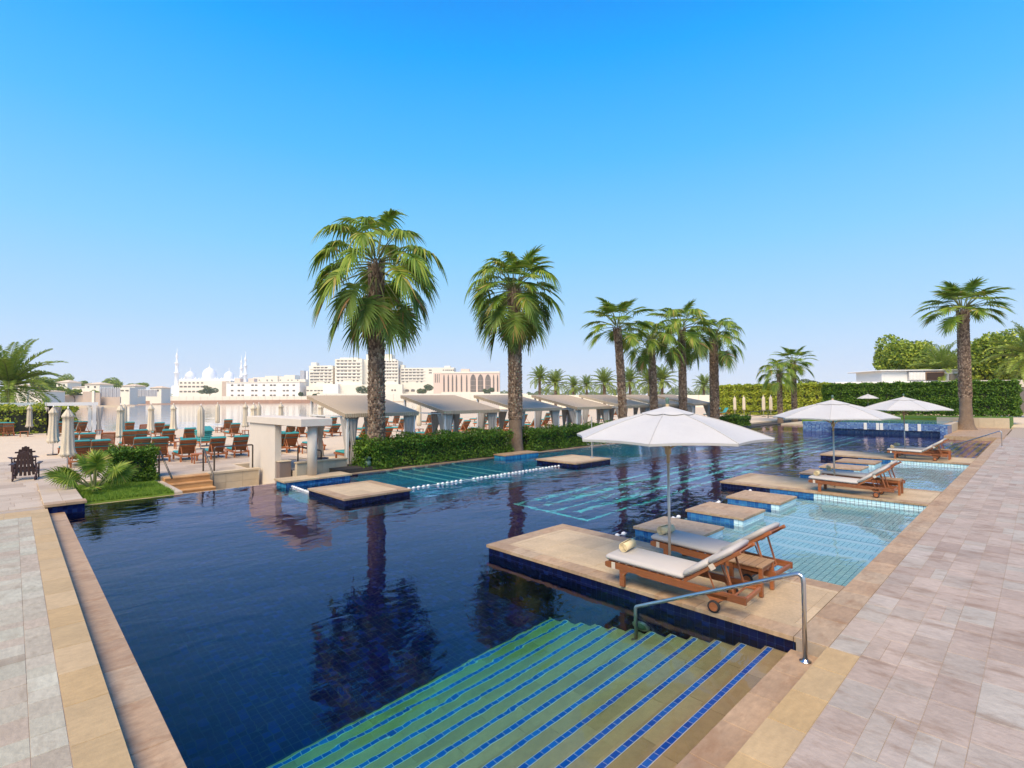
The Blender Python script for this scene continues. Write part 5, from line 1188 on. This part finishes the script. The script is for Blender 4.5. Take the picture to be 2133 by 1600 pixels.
# ---------------------------------------------------------------- the far shore: everything faces the standpoint and stands at its own distance
RZ = math.atan2(RGT.y, RGT.x)
class Far:
    """a building: x to the right, y away, measured in photograph pixels at distance D"""
    def __init__(s, name, label, cat, u0, D, group=None, turn=0.0):
        p = WD(u0, 829, D); s.D = D; s.u0 = u0; s.k = D/FPX; s.t = thing(name, label, cat, (p.x, p.y, -.1), RZ+turn, group)
    def x(s, u, y=0.0): return (u-s.u0)*s.k+(u-CX)/FPX*y
    def z(s, u, v): return WD(u, v, s.D).z+.1
    def box(s, name, u0, u1, vt, vb, mat, y0=0.0, depth=20.0, parent=None, chamfer=0.0):
        um = (u0+u1)/2; zb = 0 if vb is None else s.z(um, vb)
        return MB().bbox(s.x(u0, y0), s.x(u1, y0), y0, y0+depth, zb, s.z(um, vt), chamfer or .05).build(name, M[mat], parent or s.t)
    def windows(s, us, vs, wpx, hpx, y=0.0, name='window', arch=False, mat='glass'):
        key = (arch, mat)
        if key not in FWIN:
            m = MB()
            if arch:
                pts = [(-.5,-.5),(.5,-.5),(.5,.2),(.42,.34),(.25,.44),(0,.5),(-.25,.44),(-.42,.34),(-.5,.2)]; n = len(pts)
                m.add([(a,-.5,b) for a, b in pts]+[(a,.5,b) for a, b in pts], [tuple(range(n)), tuple(range(2*n-1,n-1,-1))]+[(i, n+i, n+(i+1) % n, (i+1) % n) for i in range(n)])
            else: m.box(-.5,.5,-.5,.5,-.5,.5)
            FWIN[key] = m.mesh('far_window', M[mat])
        for v in vs:
            for u in us: o = link(name, FWIN[key], s.t); o.location = (s.x(u, y), y, s.z(u, v)); o.scale = (wpx*s.k, .6, hpx*s.k)
FWIN = {}
def dome(prof_r, n=24):
    return [(prof_r*math.sin(a)*(1.0+.06*math.sin(2*a)), prof_r*(1-math.cos(a))*1.0) for a in [PI*.62*(1-i/12) for i in range(13)]]
# white mosque
mq = Far('mosque', 'white mosque with three big domes and slender minarets on the far shore', 'mosque', 358, 1100)
mq.box('prayer_hall', 372, 500, 789, None, 'marble', 20, 80); mq.box('arcade', 357, 524, 803, None, 'marble', 0, 20)
for (u, vt, vb, rp_) in ((396,770,789,10.3),(436,762,789,13.6),(477,770.5,789,9.8)):
    R_ = rp_*mq.k; x = mq.x(u, 55); zb = mq.z(u, vb); zt = mq.z(u, vt); h = zt-zb; m = MB()
    pr = [(R_*.86, 0),(R_*.88, h*.10),(R_*.98, h*.22),(R_*1.03, h*.38),(R_*.99, h*.54),(R_*.86, h*.70),(R_*.64, h*.84),(R_*.36, h*.94),(R_*.12, h*1.0),(.5, h*1.06),(.25, h*1.06+7*mq.k)]
    m.lathe([(R_*.86,-6*mq.k)]+pr, 28, (x, 55, zb)); m.build('dome', M['marble'], mq.t, True)
for u in (378,384,407,414,420,424,448,453,461,466,489,494): m = MB(); R_ = 2.2*mq.k; m.lathe([(R_*.9,-2*mq.k),(R_,R_*.5),(R_*.8,R_*1.2),(R_*.3,R_*1.9),(.1,R_*2.6)], 12, (mq.x(u, 30), 30, mq.z(u, 790))); m.build('small_dome', M['marble'], mq.t, True)
for (u, vt, w) in ((368,722,8),(502.5,738,6.5),(511,730,7)):
    m = MB(); k = mq.k*w/2; zt = mq.z(u, vt); H = zt
    m.lathe([(k*1.25,0),(k*1.25,H*.30),(k*1.05,H*.31),(k*.98,H*.52),(k*1.4,H*.53),(k*1.4,H*.545),(k*.85,H*.55),(k*.8,H*.70),(k*1.15,H*.71),(k*1.15,H*.725),(k*.55,H*.73),(k*.5,H*.82),(k*.7,H*.83),(k*.62,H*.86),(k*.25,H*.90),(k*.12,H*.93),(.2,H)], 12, (mq.x(u, 25), 25, 0)); m.build('minaret', M['marble'], mq.t, True)
# low white blocks before the mosque
a = Far('school_building', 'low white building with three rows of small windows in front of the mosque', 'building', 372, 800)
a.box('wall', 372, 480, 793, None, 'cream_wall', 0, 30); a.windows([377+8.75*i for i in range(6)], [797.5], 4.5, 3, arch=True); a.windows([377+8.75*i for i in range(6)], [805.5, 815.8], 6, 3.2)
a.box('annexe', 430, 470, 800, None, 'cream_wall', -6, 6); a.box('side_wall', 462, 471, 795, None, 'tan_wall', -8, 8)
b = Far('office_block', 'long low cream block with paired windows, right of the mosque', 'building', 471, 760)
b.box('wall', 471, 624, 797, None, 'white_wall', 0, 30); b.box('parapet', 470.5, 624.5, 795.5, 797, 'cream_wall', -.8, 31)
b.windows([483.5,497.5,505.5,526,533.5,549.6,564.8,572,591.5,599,612], [802.4,813.8,823.5], 5, 3)
b.box('roof_room', 488, 500, 788, 796, 'pink_wall', 6, 10); b.box('roof_room', 517, 529, 788, 796, 'pink_wall', 6, 10)
c = Far('terrace_houses', 'row of pale stepped buildings behind the long low block', 'building', 526, 1000)
for (u0, u1, vt) in ((526,552,786),(552,578,783),(578,592,784),(592,614,781),(614,636,790)): c.box('block', u0, u1, vt, None, 'cream_wall', rnd.uniform(0, 8), 25)
c.windows([540,556,566,584,600,608,620], [792], 2.5, 2, y=-.2)
tw = Far('office_tower', 'thin pale tower between the low block and the cream hotel', 'tower', 625, 1300)
tw.box('shaft', 625, 634, 772, None, 'grey_metal', 0, 14); tw.box('shaft', 637, 641, 773, None, 'white_wall', 0, 14); tw.box('lower_block', 622, 642, 795, None, 'cream_wall', -10, 10)
# cream hotel
h = Far('hotel', 'large stepped cream hotel with many rows of windows across the water', 'hotel', 640, 780)
h.box('left_wing', 643.6, 693, 761, None, 'cream_wall', 6, 30); h.box('stair_tower', 648, 659, 754, 761, 'cream_wall', 10, 12); h.box('left_block', 697.6, 754, 747.5, None, 'cream_wall', 0, 34); h.box('attic', 708, 745, 744.5, 748, 'cream_wall', 4, 20)
h.box('recess', 690, 700, 766, None, 'tan_wall', 12, 20); h.box('core', 752, 801, 748.5, None, 'cream_wall', 8, 30); h.box('core_top', 763, 816, 736.5, 750, 'cream_wall', 12, 24); h.box('right_block', 797, 829.5, 751, None, 'cream_wall', 0, 34); h.box('right_step', 800, 824, 747, 752, 'cream_wall', 6, 20)
h.box('side_recess', 829, 836, 775, None, 'pink_wall', 10, 20); h.box('right_wing', 834, 946, 765.5, None, 'cream_wall', 6, 30); h.box('stair_tower', 834, 842, 759, 766, 'cream_wall', 10, 12); h.box('small_cap', 926, 938, 761, 766, 'cream_wall', 12, 12); h.box('podium', 638, 700, 805, None, 'cream_wall', -12, 18); h.box('podium', 700, 838, 801.5, None, 'cream_wall', -10, 10); h.box('white_annexe', 672.5, 704, 801, None, 'white_wall', -18, 16)
h.windows([656,663,671,679], [765.2], 6, 2.4, y=6); h.windows([656,663.5,671,679,687], [771.3], 6, 2.4, y=6); h.windows([649,656,662,670,679,687], [778,784.3,790.8], 6, 2.4, y=6); h.windows([649.5,656.5,678,685], [796.5], 4, 2, y=6, arch=True)
h.windows([704.5,712.5,720.5,729,738.5], [751.6], 6, 2.4); h.windows([704.5,712.5,720,728.5,737.5,746.5], [758.4,765.3,772.6,779.6,786.6], 6, 2.4); h.windows([704.5,712.5,737,745], [793], 4, 2.2, arch=True)
h.windows([802,807.5,813,819.5,825.5], [753.3,759.8,766.7,773.5,780.3,787.2], 4.2, 2.2); h.windows([803,824], [793.6], 4, 2.2, arch=True)
h.windows([839,847,855,863,871,879], [769.8,776,782.4,789], 6, 2.2, y=6); h.windows([840,848,869,878], [795], 4, 2, y=6, arch=True); h.windows([895,898], [770.5,776], 3, 2, y=6); h.windows([924,929,933,937,941,945], [770.5], 2.6, 2, y=6)
h.windows([641,648.5,657,664,670.5], [814], 5, 2.4, y=-12); h.windows([817,823], [813], 3.5, 3.5, y=-10, arch=True); h.windows([838,848,860], [813], 8, 5, y=5.8, arch=True)
for (u0, u1, vv, y) in ((645,692,(768,774.6,781,787.5,793.6),6),(699,753,(755,762,769,776.2,783.2,790),0),(798.5,828.5,(756.5,763.3,770,777,784,790.5),0),(836,886,(773,779.3,785.7,792),6)):
    for v in vv: h.box('ledge', u0, u1, v, v+.55, 'white_wall', y-.9, .9)
fl = Far('flagpole', 'flagpole with a red and white flag on the hotel roof', 'flag', 802, 795); MB().tube([(0,0,fl.z(802,737)),(0,0,fl.z(802,709))], .16, 6).build('pole', M['whitepaint'], fl.t)
m = MB(); z1 = fl.z(802,712.5); k = fl.k
for i in range(6):
    m.cur = 0 if i < 2 else 1; a_, b_ = -i*.95*k, -(i+1)*.95*k; ya, yb = .5*math.sin(i*1.2), .5*math.sin((i+1)*1.2)
    m.add([(a_,ya,z1),(b_,yb,z1-.1),(b_,yb,z1-7*k),(a_,ya,z1-6.8*k)], [(0,1,2,3)])
m.build('flag_cloth', [M['red'], M['white_wall']], fl.t)
# pink building with pointed arches
pk = Far('arcaded_building', 'pink stone office building with tall narrow windows and three pointed arches', 'building', 919.6, 700)
pk.box('front', 919.6, 1041, 775.5, None, 'pink_wall', 0, 26); pk.box('cornice', 919, 1041.5, 774.3, 777.5, 'cream_wall', -.6, 27); pk.box('roof_room', 960, 978, 768, 775, 'pink_wall', 6, 12); pk.box('base', 919, 1042, 817, None, 'cream_wall', -1, 1)
sdk = pk.box('side_wing', 903, 919.6, 776.5, None, 'pink_wall', .6, 25.4)
pk.windows([907,911,915], [788], 1.4, 18, y=.6); pk.windows([925,934,942.8,951,961.4,972.4,1028.5,1036.7], [798], 3, 36, arch=True); pk.windows([985.8,1001.2,1016.7], [798], 11.3, 37, arch=True)
for u in (985.8,1001.2,1016.7):
    for q in (-2.8,0,2.8): MB().box(pk.x(u+q)-.12, pk.x(u+q)+.12, -.5, -.31, pk.z(u,816), pk.z(u,783)).build('mullion', M['tan_wall'], pk.t)
    for vv in (793,803,811): MB().box(pk.x(u-5.5), pk.x(u+5.5), -.5, -.31, pk.z(u,vv)-.15, pk.z(u,vv)+.15).build('transom', M['tan_wall'], pk.t)
# villas and fences on the left
def villa(label, u0, u1, vt, D, vr):
    f = Far('villa', label, 'house', u0, D, 'villas on the far shore'); f.box('wall', u0, u1, vt, None, 'cream_wall', 0, 14); e = 2*f.k; zt = f.z((u0+u1)/2, vt); zr = f.z((u0+u1)/2, vr)
    m = MB(); x0, x1 = f.x(u0)-e, f.x(u1)+e; w = x1-x0; m.add([(x0,-e,zt),(x1,-e,zt),(x1,14+e,zt),(x0,14+e,zt),(x0+w*.35,7,zr),(x1-w*.35,7,zr)], [(0,1,5,4),(1,2,5),(2,3,4,5),(3,0,4),(0,3,2,1)]); m.build('roof', M['roof_tan'], f.t)
    um = (u0+u1)/2; f.windows([um-(u1-u0)*.25, um+(u1-u0)*.2], [vt+5.5], 3.2, 3.4)
for q in ((28,56,803,360,799,'villa behind the trunk of the far left date palm'), (117,140,796.5,430,791,'tan roofed villa rising above green trees, second from the left'), (176,207,800.5,400,796,'villa with a tan hipped roof just left of the grey metal fence'), (253,281,804,470,800,'villa roof showing behind the white kiosk'), (312,336,808,520,804,'low tan villa just left of the brownish date palm'), (60,92,815,300,812,'low pavilion between the palm fronds at the far left'), (150,176,806,420,804,'low villa with a flat facade between trees and hipped villa')): villa(q[5], *q[:5])
f = Far('boundary_wall', 'pinkish boundary wall below the villas', 'wall', 100, 345); f.box('wall', 128, 172, 823, None, 'tan_wall', 0, 1.0); f.box('wall', 172, 193, 816, None, 'tan_wall', -1, 1.2); f.box('wall', 193, 208, 818, None, 'tan_wall', -.5, 1.0); f.box('pier', 191, 196, 814, None, 'cream_wall', -1.2, .8)
def grey_fence(label, u0, u1, vt, vb, D, n):
    f = Far('metal_fence', label, 'fence', u0, D, 'grey sheet metal fences'); m = MB(); w = (u1-u0)/n
    for i in range(n):
        o = f.box('fence_panel', u0+i*w, u0+(i+1)*w-.25, vt, vb, 'grey_metal', .3*(i % 2), .3)
        f.box('cap', u0+i*w+w*.3, u0+i*w+w*.7, vt-1.6, vt, 'white_wall', .1, .3)
grey_fence('tall grey corrugated metal fence beside the villas', 207, 250, 808.5, 828, 350, 11); grey_fence('lower grey metal fence right of the white kiosk', 269, 327, 812.5, 826, 420, 16)
f = Far('fence_plinth', 'brownish plinth under the tall grey fence', 'wall', 207, 349); f.box('wall', 206.5, 250, 827, None, 'tan_wall', -.5, 1)
f = Far('kiosk', 'white kiosk with two dark openings between the grey fences', 'building', 250, 380); f.box('wall', 250, 270, 807.5, None, 'cream_wall', 0, 8); f.windows([254.5,264.5], [813.5], 6, 2.2)
sw = Far('sea_wall', 'long pale sea wall along the far shore', 'wall', 268, 640)
n = 26
for i in range(n): sw.box('wall_panel', 268+15*i, 268+15*(i+1)-.3, 825.5, None, 'cream_wall', 0, 1.5)
M['shore_rock'] = material('reddish_shore_rock', (.42,.25,.17), .95, noise=(.4,4,.25))
sw.box('foot', 262, 660, 834.0, 840, 'shore_rock', -2.2, 2.2)
sw2 = Far('sea_wall', 'low cream quay wall in front of the pink arcaded building', 'wall', 830, 610)
for i in range(22): sw2.box('wall_panel', 660+20*i, 660+20*(i+1)-.3, 820, None, 'cream_wall', 0, 1.5)
tk = [(78,781,345,6.5,5.5,'wide green tree behind the far left date palm'), (136,783,470,9,6.5,'broad green tree crown above the tan roofed villa'), (172,794,480,6,4,'small green tree between two villas'), (241,787,520,10,6.5,'broad dome shaped green tree behind the tall grey fence'), (287,797,560,8,4.5,'low green tree behind the villas, right of the dome shaped one'), (105,800,350,4,3.5,'bushy tree before the villas at the far left'), (156,812,345,4,2.6,'rounded bush before the pinkish wall'), (128,806,340,4,3.4,'leafy tree left of the pinkish wall'), (200,815,350,2.5,2,'small bush at the pinkish wall'),
      (437,801,700,9,6.5,'round green tree in front of the long low cream block'), (762,802,660,8,6,'round tree at the foot of the cream hotel'), (884,801,660,9,6,'round tree left of the pink arcaded building'), (1017,806,650,6,5,'round tree before the three pointed arches'), (660,818,650,4,3,'small tree at the left end of the hotel'), (627,815,700,3,5,'narrow tree between the low block and the hotel')]
for i, (u, v, D, rw, rh, lb) in enumerate(tk):
    p = WD(u, v-(3 if D < 600 else 0), D); tree(lb, p.x, p.y, -.1, p.z, (rw*1.3, rw*1.3, rh*1.3), 3600, .62, 'olive' if D > 600 else 'tree_leaf', 120+i, group='trees on the far shore', lumps=10)
# pale far-off tree line
m = []
r = np.random.RandomState(5)
for (u0, u1, vt, D, n) in ((1040,1120,816,900,500),(1100,1560,813,700,2600),(1400,1570,806,1000,900)):
    for i in range(n):
        u = r.uniform(u0, u1); p = WD(u, 829, D*r.uniform(1, 1.2)); H = (WD(u, vt, D).z)*(1+.30*math.sin(u*.09)+.15*math.sin(u*.23)); m.append((p.x, p.y, r.uniform(0, 1)**.6*H))
P = np.array(m); tag(link('distant_trees', leaf_mesh('distant_trees', P, np.tile(np.array([[-.7,-.7,.3]]), (len(P), 1)), 2.2, M['olive'], 3), kind='stuff'), 'hazy line of far trees behind the date palms', 'trees')
# bright beach wall behind the cabanas
bw2 = Far('promenade_wall', 'low cream promenade wall below the date palms', 'wall', 1040, 135)
for i in range(18): bw2.box('wall_panel', 1040+26*i, 1040+26*(i+1)-.4, 823, None, 'cream_wall', 0, .4)
# low white building and canopy on the right
wb = Far('service_building', 'low white service building with a brown louvred panel, before the tall trees', 'building', 1836, 80)
wb.box('wall', 1838, 1925, 772, None, 'white_wall', 0, 6); wb.box('wall', 1895, 2003, 774, None, 'grey_metal', -.4, 6); wb.box('roof_edge', 1836, 2005, 770.5, 772.5, 'white_wall', -.6, 8); wb.box('window', 1931, 1970, 775, 792, 'teak_grey', -.55, .3); wb.box('window', 1980, 1997, 779, 792, 'glass', -.55, .3)
for i in range(8): wb.box('louvre', 1932, 1969, 776+2*i, 777.2+2*i, 'dark_wood', -.65, .15)
for i in range(11): wb.box('panel', 1896+3*i, 1898.6+3*i, 776, 792, 'white_wall', -.48, .1)
cn = Far('canopy', 'long white flat canopy behind the tall dark hedge', 'canopy', 1740, 72)
cn.box('slab', 1740, 1996, 795, 800.5, 'white_wall', 0, 5); cn.box('slab', 1996, 2140, 793.5, 808, 'white_render', -4, 8); cn.box('wall', 2103, 2117, 808, None, 'render', -2, 1.2); cn.box('wall', 2121, 2160, 808, None, 'glass', 2, 1.0); cn.box('column', 2117, 2122, 808, None, 'whitepaint', -2, .5)
# ---------------------------------------------------------------- the hazy air
mb = MB(); mb.box(-1300, 2600, -1300, 2600, -3.2, 125.0); hz = mb.build('haze', [])
hm = bpy.data.materials.new('haze'); hm.use_nodes = True; t = hm.node_tree; t.nodes.remove(t.nodes['Principled BSDF'])
pv_ = t.nodes.new('ShaderNodeVolumePrincipled'); pv_.inputs['Color'].default_value = (.92,.95,1,1); pv_.inputs['Density'].default_value = .00012; pv_.inputs['Anisotropy'].default_value = .3
lk(t, pv_.outputs[0], t.nodes['Material Output'].inputs['Volume']); hz.data.materials.append(hm); hz['kind'] = 'stuff'
